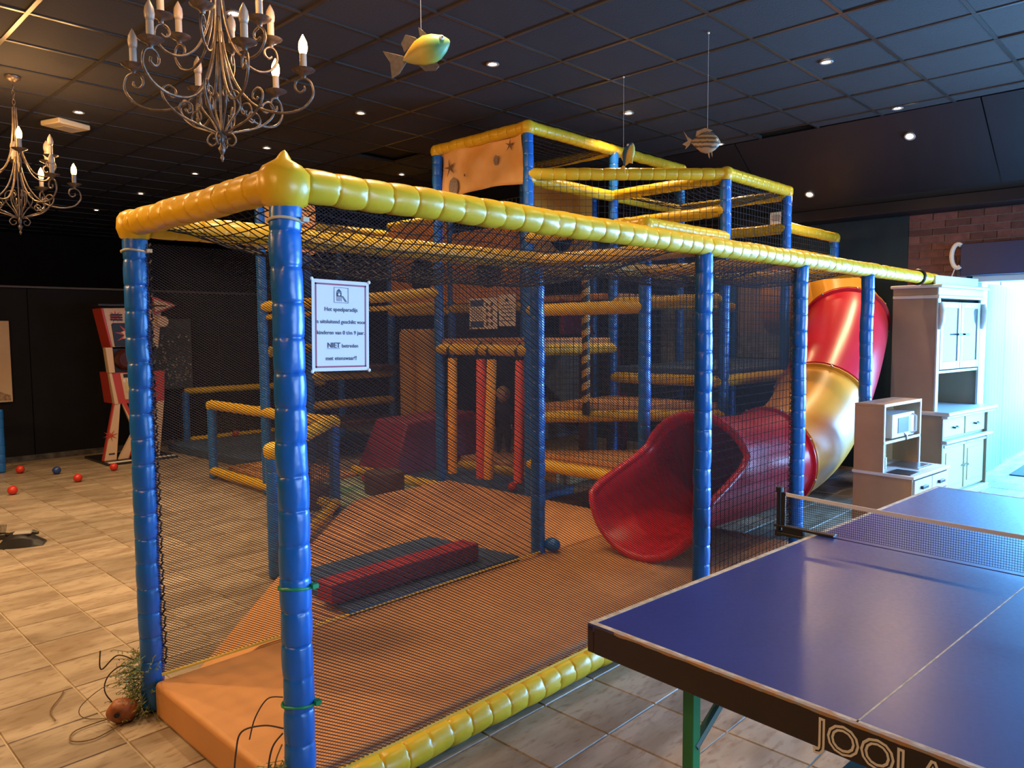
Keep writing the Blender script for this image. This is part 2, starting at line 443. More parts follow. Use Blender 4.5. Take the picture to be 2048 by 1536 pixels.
# ================================================================ soft-play climbing frame
gx = lambda i: 1.17 + 1.222*i
gy = lambda j: 2.06 + 1.195*j
PF = [(0, .935), (.035, .98), (.12, 1.0), (.35, 1.012), (.65, 1.012), (.88, 1.0), (.965, .98)]
def pad(mb, p0, p1, r, seg=.105, n=16, wob=.0025):
    """stitched, slightly bulging vinyl sleeve over a pipe"""
    p0 = Vector(p0); p1 = Vector(p1); L = (p1-p0).length; k = max(1, round(L/seg)); ax = (p1-p0)/L
    side = ax.orthogonal().normalized(); sid2 = ax.cross(side)
    path = [p0 - ax*.012]; rad = [r*.55]
    ox = oy = 0
    for s in range(k):
        nx = random.uniform(-wob, wob); ny = random.uniform(-wob, wob); sc = random.uniform(.98, 1.02)
        for t, q in PF:
            u = min(1, t*2.2)
            path.append(p0 + ax*(L*(s+t)/k) + side*(ox+(nx-ox)*u) + sid2*(oy+(ny-oy)*u)); rad.append(r*q*(1+(sc-1)*math.sin(PI*t)))
        ox, oy = nx, ny
    path += [p1, p1 + ax*.012]; rad += [r*.93, r*.55]
    base = len(mb.v); mb.tube(path, rad, n)
    if n >= 20:                                                        # gathered folds at each stitched seam
        ph = [random.uniform(0, 6.28) for _ in range(k+2)]
        for q in range(1, len(path)-1):
            t = (q-1) % len(PF); sgm = (q-1)//len(PF)
            d = {0: 1.0, 1: .85, 2: .35, 5: .35, 6: .85}.get(t, 0)
            if not d: continue
            if t >= 5: sgm += 1
            for j in range(n):
                a = 2*PI*j/n
                w_ = max(0, math.sin(4*a+ph[min(sgm, k)]))**6*.10 + max(0, math.sin(3*a+1.7*ph[min(sgm, k)]))**8*.07
                v = Vector(mb.v[base+q*n+j]); c = path[q]
                mb.v[base+q*n+j] = tuple(c+(v-c)*(1-w_*d))
    return mb

CF = empty('climbing_frame', (3.6, 2.65, 0))
tag(CF, 'large soft-play climbing frame of blue padded posts, yellow padded rails and black netting', 'climbing frame')
CF.location = (0, 0, 0)
RP, RR = .047, .052
def post(x, y, z1, z0=0.0, r=RP, n=16):
    o = pad(MB(), (x, y, z0+.012), (x, y, z1), r, n=n).build('post', M['blue_pad'], CF, smooth=60); return o
def rail(a, b, r=RR, n=16, z=None, zb=None):
    p = Vector((gx(a[0]), gy(a[1]), z)) if len(a) == 2 else Vector(a)
    q = Vector((gx(b[0]), gy(b[1]), zb if zb is not None else z)) if len(b) == 2 else Vector(b)
    return pad(MB(), p, q, r, n=n).build('rail', M['yellow_pad'], CF, smooth=60)

tops = {(0,0):2.0, (0,1):2.0, (2,0):2.0, (3,0):2.0, (4,0):2.0, (2,1):2.0, (3,1):2.36, (3,2):3.30, (3,3):3.30, (4,2):3.30, (5,2):3.30,
        (4,3):3.30, (4,1):2.91, (5,1):2.91, (6,1):2.58, (6,2):2.3, (5,3):3.22, (4,4):2.95, (4,5):2.95, (1,2):.80, (2,3):.80, (2,5):.78,
        (2,4):2.95, (3,5):2.95, (4,6):2.95}
POST = {}
for (i, j), zt in tops.items():
    POST[(i, j)] = post(gx(i), gy(j), zt, n=32 if i < 3 and j < 2 else 12)
post(4.38, 10.55, .76); post(2.10, 10.2, .72)
# ties and foot details on the two near posts
def tie(x, y, z, col, parent, r=RP+.003):
    mb = MB(); mb.tube([(x+r*math.cos(a), y+r*math.sin(a), z+.004*math.sin(a*2)) for a in [2*PI*k/24 for k in range(24)]], .0045, 6, closed=True)
    mb.box(x+r*.55, x+r*.55+.02, y-r-.006, y-r+.012, z-.006, z+.008)
    mb.build('cable_tie', col, parent, smooth=60)
M['green_tie'] = mat('green_cable_tie', (.01, .26, .10), .35)
M['cream_tie'] = mat('cream_cord', (.5, .45, .33), .7)
tie(gx(0), gy(0), .82, M['green_tie'], POST[(0,0)]); tie(gx(0), gy(0), .45, M['green_tie'], POST[(0,0)])
tie(gx(0), gy(0), 1.93, M['cream_tie'], POST[(0,0)]); tie(gx(0), gy(1), 1.93, M['cream_tie'], POST[(0,1)])
MB().sphere((gx(2)+.05, gy(1)-.08, .20), .045, .06, .045).build('foot_knob', M['blue_pad'], POST[(2,1)], smooth=180)

# rails -------------------------------------------------------------------
Z1 = 2.04
rail((gx(0)-.0, gy(1)+.03, Z1), (gx(0), gy(0)+.06, Z1), n=28)                                    # entrance beam
rail((gx(0)+.06, gy(0), Z1), (7.80, gy(0), Z1), n=28)                                            # long front beam
rail((gx(0)+.06, gy(1), Z1), (gx(2), gy(1), Z1)); rail((2,1), (3,1), z=Z1, n=12); rail((3,1), (4,1), z=Z1, n=12)
rail((2,0), (2,1), z=Z1-.01, r=.045); rail((3,0), (3,1), z=Z1-.01, r=.045, n=12); rail((4,0), (4,1), z=Z1-.01, r=.045, n=12)
rail((gx(0)+.02, gy(0)+.06, .065), (gx(3), gy(0)+.06, .065), r=.058, n=28)                       # floor roll in front of the mat
for a, b, z in [((3,3),(3,2),3.33), ((3,2),(4,2),3.33), ((4,2),(5,2),3.33), ((4,2),(4,3),3.33), ((3,3),(4,3),3.33),
                ((3,2),(4,1),2.93), ((3,2),(4,2),2.89), ((4,2),(4,1),2.90), ((4,2),(5,2),2.89), ((5,2),(5,1),2.90), ((4,1),(5,1),2.94),
                ((3,1),(4,1),2.39), ((3,1),(3,2),2.39), ((4,1),(4,2),2.62), ((5,1),(5,2),2.58), ((5,1),(6,1),2.59), ((5,1),(6,1),2.34),
                ((6,1),(6,2),2.34), ((3,1),(3,2),1.77), ((3,3),(3,2),1.42), ((3,2),(4,2),1.42), ((3,2),(4,1),.84), ((4,2),(4,1),1.13), ((4,1),(5,1),1.14),
                ((3,2),(3,1),.43), ((3,2),(3,1),.07), ((5,1),(6,1),1.14), ((4,2),(5,2),1.86), ((4,1),(4,2),1.86), ((5,2),(6,2),1.86),
                ((4,5),(4,4),1.84), ((4,4),(4,3),1.86), ((4,3),(5,3),2.25), ((4,5),(4,4),2.95), ((3,5),(4,5),2.85), ((2,4),(3,5),2.80), ((3,5),(4,5),1.05),
                ((3,5),(4,5),.70), ((1,2),(2,3),.83), ((2,3),(2,5),.81), ((2,3),(2,5),.08), ((1,2),(2,3),.10), ((2,4),(3,5),1.40)]:
    rail(a, b, z=z, n=12)
rail((gx(2), gy(4), 1.84), (gx(3), gy(3), 1.97), n=12)
rail((gx(2), gy(4), 1.74), (gx(3), gy(3), 1.86), r=.025, n=10)
rail((4.38, 10.55, .78), (6.6, 10.55, .78), n=12, r=.045); rail((4.42, 10.5, .10), (6.6, 10.5, .10), n=12, r=.045); rail((2.10, 10.2, .74), (1.2, 10.2, .74), n=12)
rail((4.70, 6.95, .08), (4.72, 5.45, .08), r=.055, n=12); rail((5.61, 6.22, .10), (5.75, 5.0, .10), r=.055, n=12)
# corner sleeves ----------------------------------------------------------
def corner(x, y, z, s=1.0):
    mb = MB(); prof = [(.035, -.075), (.062, -.06), (.074, -.02), (.072, .02), (.055, .045), (.028, .062), (.010, .085), (0, .092)]
    if s < 1: prof = [(.035, -.075), (.060, -.06), (.070, -.02), (.069, .02), (.056, .042), (.034, .055), (.015, .061), (0, .063)]
    mb.lathe([(r*s, h*s) for r, h in prof], (x, y, z), 14)
    mb.v = [(vx+.008*mnoise.noise((vx*22, vy*22, vz*22)), vy+.008*mnoise.noise((vy*22, vz*22, vx*22)), vz) for vx, vy, vz in mb.v]
    mb.build('corner_sleeve', M['yellow_pad'], CF, smooth=70)
for (i, j, z, s) in ((0,0,Z1,1.05), (0,1,Z1,.95), (3,2,3.33,.9), (3,3,3.33,.85), (4,1,2.94,.9), (5,1,2.94,.85), (5,2,3.33,.85), (6,1,2.59,.85), (3,1,2.39,.9), (2,3,.82,.8), (1,2,.84,.85), (2,5,.81,.8)):
    corner(gx(i), gy(j), z, s)
MB().tube([(7.28+.006, gy(0)+.062*math.cos(a), Z1+.062*math.sin(a)) for a in [2*PI*k/20 for k in range(20)]], .012, 6, closed=True).build('strap', M['black'], CF, smooth=60)

# nets --------------------------------------------------------------------
def clip(u0, v0, du, dv, w, h):
    t0, t1 = -1e9, 1e9
    for p, q, lim in ((u0, du, w), (v0, dv, h)):
        if abs(q) < 1e-9:
            if p < 0 or p > lim: return None
        else:
            a, b = (0-p)/q, (lim-p)/q
            if a > b: a, b = b, a
            t0 = max(t0, a); t1 = min(t1, b)
    return (t0, t1) if t1-t0 > 1e-4 else None
def flat_net(p, q, z0, z1, cell, th, mt, ang=0.0, ang2=90.0, th2=None, name='net', edge=None):
    p = Vector((p[0], p[1], z0)); q = Vector((q[0], q[1], z0)); U = (q-p); w = U.length; U.normalize(); h = z1-z0; V = Vector((0,0,1))
    mb = MB()
    for a, t in ((ang, th), (ang2, th2 or th)):
        a = math.radians(a); du, dv = math.cos(a), math.sin(a); nu, nv = -dv, du
        lim = abs(w*nu)+abs(h*nv); k = -int(lim/cell)-1
        while k*cell < lim+cell:
            r = clip(nu*k*cell, nv*k*cell, du, dv, w, h)
            if r:
                A = (nu*k*cell+du*r[0], nv*k*cell+dv*r[0]); B = (nu*k*cell+du*r[1], nv*k*cell+dv*r[1])
                mb.thread(p+U*A[0]+V*A[1], p+U*B[0]+V*B[1], t)
            k += 1
    o = mb.build(name, mt, CF); tag(o, kind='stuff')
    if edge:
        MB().tube([p+V*.004, p+U*(w/2)+V*(.0), q+V*.004], edge, 6).build('net_edge_cord', M['net_edge'], o)
    return o
FC, FT = .0095, .0030
flat_net((gx(0)+.05, gy(0)+.03), (gx(3)-.05, gy(0)+.03), .14, 1.99, FC, FT, M['net_dark'], -31, 31, .0011, edge=.005)
flat_net((gx(0)+.02, gy(1)-.04), (gx(2)-.03, gy(1)-.04), .155, 1.96, FC, FT, M['net_dark'], -31, 31, .0011, edge=.007)
G2 = lambda i, j: (gx(i), gy(j))
for a, b, z0, z1, c in [((2,0),(3,0),.15,1.98,.05), ((3,2),(4,1),.9,2.9,.055), ((3,3),(3,2),1.5,2.75,.05), ((3,2),(3,1),.1,2.35,.05), ((4,1),(5,1),1.2,2.9,.055),
                        ((5,1),(6,1),2.36,2.57,.05), ((3,1),(4,1),.5,2.35,.05), ((4,2),(5,2),1.2,2.85,.055), ((4,5),(4,4),1.9,2.9,.05), ((4,4),(4,3),1.9,2.9,.05),
                        ((2,4),(3,5),1.45,2.75,.05), ((2,3),(2,5),.1,.78,.035), ((1,2),(2,3),.12,.8,.035), ((3,2),(4,2),.9,1.4,.05)]:
    p, q = G2(*a), G2(*b)
    if a == (2,0): p = (p[0], p[1]+.05); q = (q[0], q[1]+.05)
    flat_net(p, q, z0, z1, c, .0038, M['net_black'])
def sag_net(x0, x1, y0, y1, z, sag, cell=.05, th=.0045):
    mb = MB(); nx = int((x1-x0)/cell); ny = int((y1-y0)/cell)
    def P(i, j):
        s = i/nx; t = j/ny
        d = sag*(1-(2*s-1)**4)*(1-(2*t-1)**2)
        return Vector((x0+(x1-x0)*s+.012*mnoise.noise((i*.7, j*.7, 3)), y0+(y1-y0)*t+.012*mnoise.noise((i*.7, j*.7, 9)), z-d-.02*mnoise.noise((i*.23, j*.23, 0))*min(1, d*9)))
    g = [[P(i, j) for j in range(ny+1)] for i in range(nx+1)]
    for i in range(nx+1):
        for j in range(ny+1):
            if i < nx: mb.thread(g[i][j], g[i+1][j], th)
            if j < ny: mb.thread(g[i][j], g[i][j+1], th)
    tag(mb.build('roof_net', M['net_black'], CF), kind='stuff')
sag_net(gx(0)+.04, gx(2)-.03, gy(0)+.05, gy(1)-.05, Z1-.02, .20)
sag_net(gx(2)+.04, gx(3)-.03, gy(0)+.05, gy(1)-.05, Z1-.02, .14)
sag_net(gx(3)+.04, gx(4)-.03, gy(0)+.05, gy(1)-.05, Z1-.02, .10)
sag_net(gx(4), gx(5), gy(1), gy(2), 2.90, .10, .055); sag_net(gx(3), gx(4), gy(2), gy(3), 3.31, .08, .055)

for (i, j, dx, dy) in ((0,0,.05,.02), (3,0,-.05,.03), (2,0,.05,.03), (0,1,.045,-.03)):
    lc = MB(); z = .2; k = 0
    while z < 1.95:
        lc.tube([(gx(i)+dx, gy(j)+dy, z), (gx(i)+dx*.75, gy(j)+dy-.03*(1 if k % 2 else .3), z+.014), (gx(i)+dx*1.12, gy(j)+dy, z+.028)], .0042, 5); z += .034; k += 1
    lc.build('net_lacing', M['net_black'], CF, smooth=70)
# decks -------------------------------------------------------------------
def deck(pts, z0, z1, mt, name='platform'):
    return MB().prism(pts, z1-z0, (0, 0, z0)).build(name, mt, CF, bevel=.012)
g2 = [G2(3,2), G2(4,1), G2(4,2)]
deck(g2, .88, .95, M['orange_mat']); deck([G2(3,1), G2(4,1), G2(3,2)], .47, .54, M['orange_mat'])
deck([G2(4,1), G2(5,1), G2(5,2), G2(4,2)], 1.18, 1.24, M['blue_mat']); deck([G2(5,1), G2(6,1), G2(6,2), G2(5,2)], 1.18, 1.24, M['blue_mat'])
deck([G2(3,2), G2(4,2), G2(4,3), G2(3,3)], 1.46, 1.52, M['orange_mat']); deck([G2(4,2), G2(5,2), G2(5,3), G2(4,3)], 1.90, 1.96, M['orange_mat'])
deck([G2(4,4), G2(4,5), (gx(5), gy(5)), (gx(5), gy(4))], 1.88, 1.94, M['brown_foam'])
deck([(4.95, 7.9), (6.1, 7.9), (6.1, 8.6), (4.95, 8.6)], 1.10, 1.16, M['brown_foam']); deck([(4.95, 7.9), (6.1, 7.9), (6.1, 8.6), (4.95, 8.6)], .42, .48, M['brown_foam'])
# vinyl wall panels with round crawl holes --------------------------------
def hole_panel(p, q, z0, z1, hr, hz, mt, hu=.5):
    p = Vector((p[0], p[1], 0)); q = Vector((q[0], q[1], 0)); U = (q-p); w = U.length; U.normalize(); N = U.cross(Vector((0,0,1)))
    n = 32; out = []; inn = []
    cu = w*hu; cv = hz
    for k in range(n):
        a = 2*PI*k/n; c, s = math.cos(a), math.sin(a)
        t = min((w-cu)/c if c > 1e-6 else 1e9, -cu/c if c < -1e-6 else 1e9, (z1-cv)/s if s > 1e-6 else 1e9, (z0-cv)/s if s < -1e-6 else 1e9)
        out.append((cu+c*t, cv+s*t)); inn.append((cu+hr*c, cv+hr*s))
    mb = MB(); vs = []
    for off in (0, .02):
        vs += [p+U*u+Vector((0,0,v))+N*off for u, v in out] + [p+U*u+Vector((0,0,v))+N*off for u, v in inn]
    fs = []
    for k in range(n):
        k2 = (k+1) % n
        fs += [(k, k2, n+k2, n+k), (2*n+k, 3*n+k, 3*n+k2, 2*n+k2), (n+k, n+k2, 3*n+k2, 3*n+k), (k, 2*n+k, 2*n+k2, k2)]
    mb.add(vs, fs); return mb.build('panel', mt, CF)
hole_panel(G2(4,5), G2(4,4), 1.90, 2.92, .24, 2.30, M['orange_panel'], .55)
hole_panel(G2(4,4), G2(4,3), 1.92, 2.75, .22, 2.30, M['orange_panel'], .55)
hole_panel(G2(4,3), G2(5,3), 2.30, 3.24, .23, 2.72, M['orange_panel'], .5)
hole_panel(G2(2,4), (gx(2)+.6, gy(4)), 2.38, 2.92, .12, 2.65, M['orange_panel'])
M['pale_blue'] = mat('pale_blue_vinyl', (.16, .24, .28), .6, col2=(.24, .32, .34), vscale=5)
MB().prism([(6.10, .35), (7.25, .35), (7.25, 1.40), (6.10, 1.40)], .02, (0, gy(3)+.05, 0), (1,0,0), (0,0,1)).build('panel', M['pale_blue'], CF)
MB().tube([(6.0, gy(3)-.08, 1.15), (7.0, gy(3)-.08, .42)], .05, 8).build('brace', M['black'], CF, smooth=60)
for (x, y, z0, z1, mt) in ((6.75, 4.95, .15, 1.40, M['maroon_foam']), (6.45, 5.10, .1, 1.40, M['brown_foam']), (6.95, 5.0, .15, .88, M['maroon_foam'])):
    MB().cyl((x, y, z0), (x, y, z1), .075, 14).build('pillar', mt, CF, smooth=60)
MB().prism([(gx(4), 1.55), (gx(4)+.55, 1.55), (gx(4)+.28, 1.92), (gx(4), 1.92)], .05, (0, gy(3)-.5, 0), (1,0,0), (0,0,1)).build('panel', M['maroon_foam'], CF)
for k, y in enumerate((7.10, 7.42)):
    mb = MB(); mb.tube([(5.9, y, .12), (5.9, y, .2), (5.9, y, 1.55), (5.9, y, 1.62)], [.12, .15, .15, .12], 16)
    mb.build('squeeze_roller', mat('tan_roller_vinyl', (.45, .24, .05), .55), CF, smooth=50)

# mats on the floor ---------------------------------------------------------
def mat_thing(name, pts, z0, z1, mt, label, cat='mat', bevel=.02):
    return tag(MB().prism(pts, z1-z0, (0, 0, z0)).build(name, mt, bevel=bevel, seg=3), label, cat)
mat_thing('entrance_mat', [(1.15, 2.14), (4.95, 2.14), (4.95, 3.19), (1.15, 3.19)], 0, .15, M['orange_mat'], 'thick orange entrance mat along the front under the net tunnel')
mb = MB()
o = [(1.20, 3.20), (2.42, 4.45), (3.64, 5.62), (4.80, 5.60), (4.80, 3.20)]
i_ = [(1.62, 3.20), (2.62, 4.28), (3.72, 5.46), (4.80, 5.50), (4.80, 3.20)]
n = len(o); mb.add([(x, y, 0) for x, y in o]+[(x, y, .02) for x, y in o]+[(x, y, .145) for x, y in i_],
                   [[4,3,2,1,0]]+[(k, (k+1) % n, n+(k+1) % n, n+k) for k in range(n)]+[(n+k, n+(k+1) % n, 2*n+(k+1) % n, 2*n+k) for k in range(n)]+[[10,11,12,13,14]])
tag(mb.build('play_mat', M['orange_mat'], bevel=.015), 'broad orange play mat with sloping edge behind the net tunnel', 'mat')
mat_thing('landing_mat', [(2.12, 3.21), (3.40, 3.22), (3.31, 4.00), (2.20, 3.98)], .147, .175, M['blue_mat'], 'dark blue mat lying on orange mat under the red foam beam', bevel=.008)
tag(MB().box(2.10, 3.15, 3.33, 3.48, .177, .285).build('balance_beam', M['red_foam'], bevel=.008), 'long red foam balance beam on the dark blue mat', 'foam beam')
mat_thing('floor_mat', [(4.86, 4.55), (5.58, 4.55), (5.50, 6.25), (4.86, 6.25)], 0, .10, M['blue_mat'], 'blue floor mat below the hanging foam poles')
mat_thing('step_mat', [(5.72, 4.9), (6.6, 4.9), (6.6, 6.24), (5.62, 6.24)], 0, .20, M['orange_mat'], 'orange step behind the hanging foam poles')
mat_thing('floor_mat', [(4.86, 3.25), (6.05, 3.25), (6.05, 4.5), (4.86, 4.5)], 0, .05, M['brown_foam'], 'dark brown mat under the low orange platform')
mat_thing('floor_mat', [(4.15, 8.30), (6.4, 8.30), (6.4, 10.4), (4.05, 10.4)], 0, .11, M['blue_mat'], 'blue mat in the far corner before the dark wall')
mat_thing('ramp_mat', [(3.75, 6.75), (4.60, 6.75), (4.60, 8.20), (3.85, 8.20)], 0, .09, M['orange_mat'], 'small orange mat behind the low corner fence')
mat_thing('floor_mat', [(3.68, 5.66), (4.66, 5.66), (4.66, 6.70), (3.72, 6.70)], 0, .06, M['green_mat'], 'pale green patterned mat among the brown foam stumps')
def stump(x, y, z, h, r, label):
    tag(MB().lathe([(0, 0), (r*.96, 0), (r, .02), (r, h-.02), (r*.96, h), (0, h)], (x, y, z), 28).build('foam_stump', M['brown_foam'], smooth=50), label, 'foam stump', 'brown foam stumps on the green mat')
stump(4.28, 5.83, .062, .20, .19, 'round brown foam stump beside the yellow floor roll')
stump(3.62, 6.02, .0, .19, .16, 'low brown foam stump nearest the low fence')
stump(3.66, 6.42, .0, .34, .15, 'taller brown foam stump behind the low fence post')
mb = MB()
mb.add([(4.72,6.28,.0),(6.0,6.28,.0),(6.0,7.0,.0),(4.72,7.0,.0),(4.98,6.36,.62),(6.0,6.36,.66),(6.0,6.92,.66),(4.98,6.92,.62)],
       [(0,3,2,1),(4,5,6,7),(0,1,5,4),(1,2,6,5),(2,3,7,6),(3,0,4,7)])
tag(mb.build('wedge_block', M['maroon_foam'], bevel=.02), 'big maroon foam wedge block behind the stumps', 'foam block')
# hanging foam poles --------------------------------------------------------
def foam_pole(y, x, z0, z1, dx, dy, mt, label, r=.045):
    e = empty('hanging_foam_pole', (x, y, 0)); tag(e, label, 'foam pole', 'foam poles hanging from the yellow rail')
    mb = MB(); mb.tube([(dx, dy, z0), (dx*.98, dy*.98, z0+.01), (dx*.5, dy*.5, (z0+z1)/2), (0, 0, z1-.01), (0, 0, z1)], [r*.9, r, r, r, r*.85], 16)
    mb.build('pole', mt, e, smooth=50)
    st = MB(); st.tube([(0.0, 0, z1-.02), (-.045, 0, z1+.03), (-.068, 0, z1+.08), (0, 0, z1+.150), (.068, 0, z1+.08), (.045, 0, z1+.03), (0.004, 0, z1-.02)], .014, 6)
    st.build('strap', M['black'], e, smooth=60)
M['pole_orange'] = mat('orange_foam', (.90, .42, .03), .7); M['pole_red'] = mat('coral_red_foam', (.82, .11, .075), .7)
foam_pole(5.46, 4.84, .21, 1.335, .0, .02, M['pole_orange'], 'orange foam pole hanging beside the tall blue post')
foam_pole(5.06, 4.84, .21, 1.335, .02, .04, M['pole_red'], 'coral red foam pole hanging close to the middle orange pole')
foam_pole(4.92, 4.84, .22, 1.335, .0, .06, M['pole_orange'], 'orange foam pole hanging between the two coral poles')
foam_pole(4.56, 4.84, .24, 1.335, .0, .03, M['pole_red'], 'coral red foam pole hanging nearest the front blue post')
# tape-striped pole
e = empty('striped_pole', (5.16, 4.08, 0)); tag(e, 'slanting pole wrapped in black and yellow hazard tape', 'pole')
ms_ = bpy.data.materials.new('hazard_tape'); ms_.use_nodes = True; nt = ms_.node_tree; b = nt.nodes['Principled BSDF']; b.inputs['Roughness'].default_value = .5
MB().cyl((0, 0, .86), (0, 0, 2.3), .034, 16).build('core', M['black'], e, smooth=60)
tp = MB(); turn = .115; zz = .88; k = 0
vs = []; N = 16*12
for s in range(N):
    a = 2*PI*s/16; z = .90+turn*s/16
    vs += [(.0365*math.cos(a), .0365*math.sin(a), z), (.0365*math.cos(a), .0365*math.sin(a), z+.062)]
tp.add(vs, [(2*s, 2*s+2, 2*s+3, 2*s+1) for s in range(N-1)])
tp.build('yellow_tape', mat('yellow_tape', (.55, .30, .06), .45), e, smooth=180)

# tube slide ------------------------------------------------------------------
SL = empty('tube_slide', (0, 0, 0)); tag(SL, 'red and amber plastic tube slide with flared red exit scoop', 'slide')
ctrl = [(4.62,2.66,.60), (4.98,2.66,.585), (5.40,2.63,.58), (5.80,2.58,.625), (6.15,2.56,.75), (6.5,2.58,.95), (6.85,2.62,1.17), (7.2,2.68,1.40), (7.52,2.76,1.62), (7.78,2.95,1.79), (7.93,3.25,1.87), (7.95,3.65,1.90)]
ctrl = [Vector(c) for c in ctrl]
def cr(t):
    n = len(ctrl)-1; t = max(0, min(n-1e-6, t)); i = int(t); u = t-i
    p = [ctrl[max(0, i-1)], ctrl[i], ctrl[min(n, i+1)], ctrl[min(n, i+2)]]
    return .5*((2*p[1])+(p[2]-p[0])*u+(2*p[0]-5*p[1]+4*p[2]-p[3])*u*u+(-p[0]+3*p[1]-3*p[2]+p[3])*u**3)
RS = .375
def shell(t0, t1, r, mt, name, n=36, steps=14):
    mb = MB(); P = [cr(t0+(t1-t0)*k/steps) for k in range(steps+1)]
    mb.tube(P, r, n, cap=False); inner = MB(); inner.tube(P, r-.012, n, cap=False)
    off = len(mb.v); k = steps+1
    mb.v += inner.v; mb.f += [[q+off for q in reversed(f)] for f in inner.f]; mb.m += [0]*len(inner.f)
    for row in (0, steps):
        for j in range(n):
            a, b = row*n+j, row*n+(j+1) % n
            mb.f.append([a, b, b+off, a+off] if row else [b, a, a+off, b+off]); mb.m.append(0)
    return mb.build(name, mt, SL, smooth=60)
sections = [(0, 2.5, 'slide_red'), (2.5, 5.1, 'slide_yellow'), (5.1, 8.1, 'slide_red'), (8.1, 11.0, 'slide_yellow')]
for a, b, mk in sections:
    s_ = shell(a, b, RS, M[mk], 'tube_section')
    if b < 11:
        for dt, mk2 in ((-.055, mk), (.02, sections[[q[1] for q in sections].index(b)+1][2])):
            P = [cr(b+dt), cr(b+dt+.035)]
            fl_ = MB(); fl_.tube([P[0], P[0]*.8+P[1]*.2, P[0]*.2+P[1]*.8, P[1]], [RS, RS+.026, RS+.026, RS], 36, cap=False)
            fl_.build('flange', M[mk2], SL, smooth=50)
        ax = (cr(b+.05)-cr(b-.05)).normalized(); u = ax.orthogonal().normalized(); v = ax.cross(u)
        for k in range(8):
            a_ = 2*PI*k/8+.3; c = cr(b-.035)+(u*math.cos(a_)+v*math.sin(a_))*(RS+.027)
            MB().sphere(c, .010, n=8, k=6).build('bolt', M['steel'], SL, smooth=180)
# flared exit scoop: lower half runs out further than the top
ax = -(cr(.05)-cr(0)).normalized(); up = (Vector((0,0,1))-ax*ax.z).normalized(); sd = ax.cross(up)
mb = MB(); n = 48; steps = 20; rows = []
def scoop(k, j, inset):
    a = 2*PI*j/n; c, s = math.cos(a), math.sin(a)            # s=+1 top
    q = max(0, min(1, (.40-s)/.52)); q = q*q*(3-2*q)
    ext = .06 + .60*q + .05*max(0, -s)
    t = k/steps
    r = RS - inset + .045*(t**2.5)
    drop = -.05*(t**1.3)*q
    return cr(0) + ax*(ext*t-.01) + sd*(r*c*(1+.02*t*q)) + up*(r*s+drop-.07*q*t*max(0, s+.35))
for ins in (0, .013):
    for k in range(steps+1):
        mb.v += [tuple(scoop(k, j, ins)) for j in range(n)]
S = (steps+1)*n
for k in range(steps):
    for j in range(n):
        j2 = (j+1) % n; a, b, c, d_ = k*n+j, k*n+j2, (k+1)*n+j2, (k+1)*n+j
        mb.f += [[a, b, c, d_], [S+d_, S+c, S+b, S+a]]; mb.m += [0, 0]
mb.build('exit_scoop', M['slide_red'], SL, smooth=60)
rim = MB(); rim.tube([scoop(steps, j, .006) for j in range(n)], .026, 10, closed=True); rim.build('exit_rim', M['slide_red'], SL, smooth=180)
# ================================================================ lettering
def text(body, name, size, O, U, V, mt, parent=None, align='CENTER', ext=.0006, off=0.0, space=1.0):
    """flat lettering: baseline origin O, reading direction U, up V (coordinates of the parent)"""
    cu = bpy.data.curves.new(name, 'FONT'); cu.body = body; cu.size = size; cu.align_x = align; cu.extrude = ext; cu.offset = off
    cu.space_character = space; cu.materials.append(mt); cu.resolution_u = 3
    tmp = bpy.data.objects.new(name, cu); COL.objects.link(tmp)
    dg = bpy.context.evaluated_depsgraph_get(); dg.update()
    me = bpy.data.meshes.new_from_object(tmp.evaluated_get(dg)); bpy.data.objects.remove(tmp)
    o = bpy.data.objects.new(name, me); COL.objects.link(o)
    U = Vector(U).normalized(); V = Vector(V).normalized(); N = U.cross(V)
    o.matrix_world = Matrix.Translation(O) @ Matrix((U, V, N)).transposed().to_4x4()
    if parent is not None: o.parent = parent
    return o
M['ink'] = mat('dark_ink', (.025, .025, .055), .6); M['paper'] = mat('laminated_paper', (.66, .62, .72), .35)
M['crimson'] = mat('crimson_print', (.28, .015, .07), .5)

# ================================================================ table-tennis table
TT = empty('table_tennis_table', (1.668, 1.313, 0), math.radians(-4.0)); tag(TT, 'worn blue table-tennis table with green legs in the foreground', 'table')
def tt_top_mat():
    m = mat('blue_table_paint', (.020, .036, .26), .38, spec=.45, var=.12, vscale=3)
    nt = m.node_tree; b = nt.nodes['Principled BSDF']; tc = nt.nodes.new('ShaderNodeTexCoord')
    n = nt.nodes.new('ShaderNodeTexNoise'); n.inputs['Scale'].default_value = 70; n.inputs['Detail'].default_value = 8
    mp = nt.nodes.new('ShaderNodeMapRange'); mp.inputs['To Min'].default_value = .24; mp.inputs['To Max'].default_value = .42
    nt.links.new(tc.outputs['Object'], n.inputs['Vector']); nt.links.new(n.outputs['Fac'], mp.inputs['Value']); nt.links.new(mp.outputs[0], b.inputs['Roughness'])
    return m
M['tt_top'] = tt_top_mat(); M['tt_line'] = mat('worn_white_line', (.55, .53, .48), .5, col2=(.30, .27, .22), vscale=30)
M['tt_band'] = mat('dark_brown_edge_band', (.030, .018, .013), .45, var=.25, vscale=8); M['chip'] = mat('chipped_board_edge', (.40, .20, .07), .8, col2=(.30, .28, .26), vscale=40)
M['tt_green'] = mat('green_enamel', (.03, .22, .07), .4, var=.1); M['tt_dgreen'] = mat('dark_green_enamel', (.02, .07, .06), .45)
Wt, Lt = 1.525, 2.74
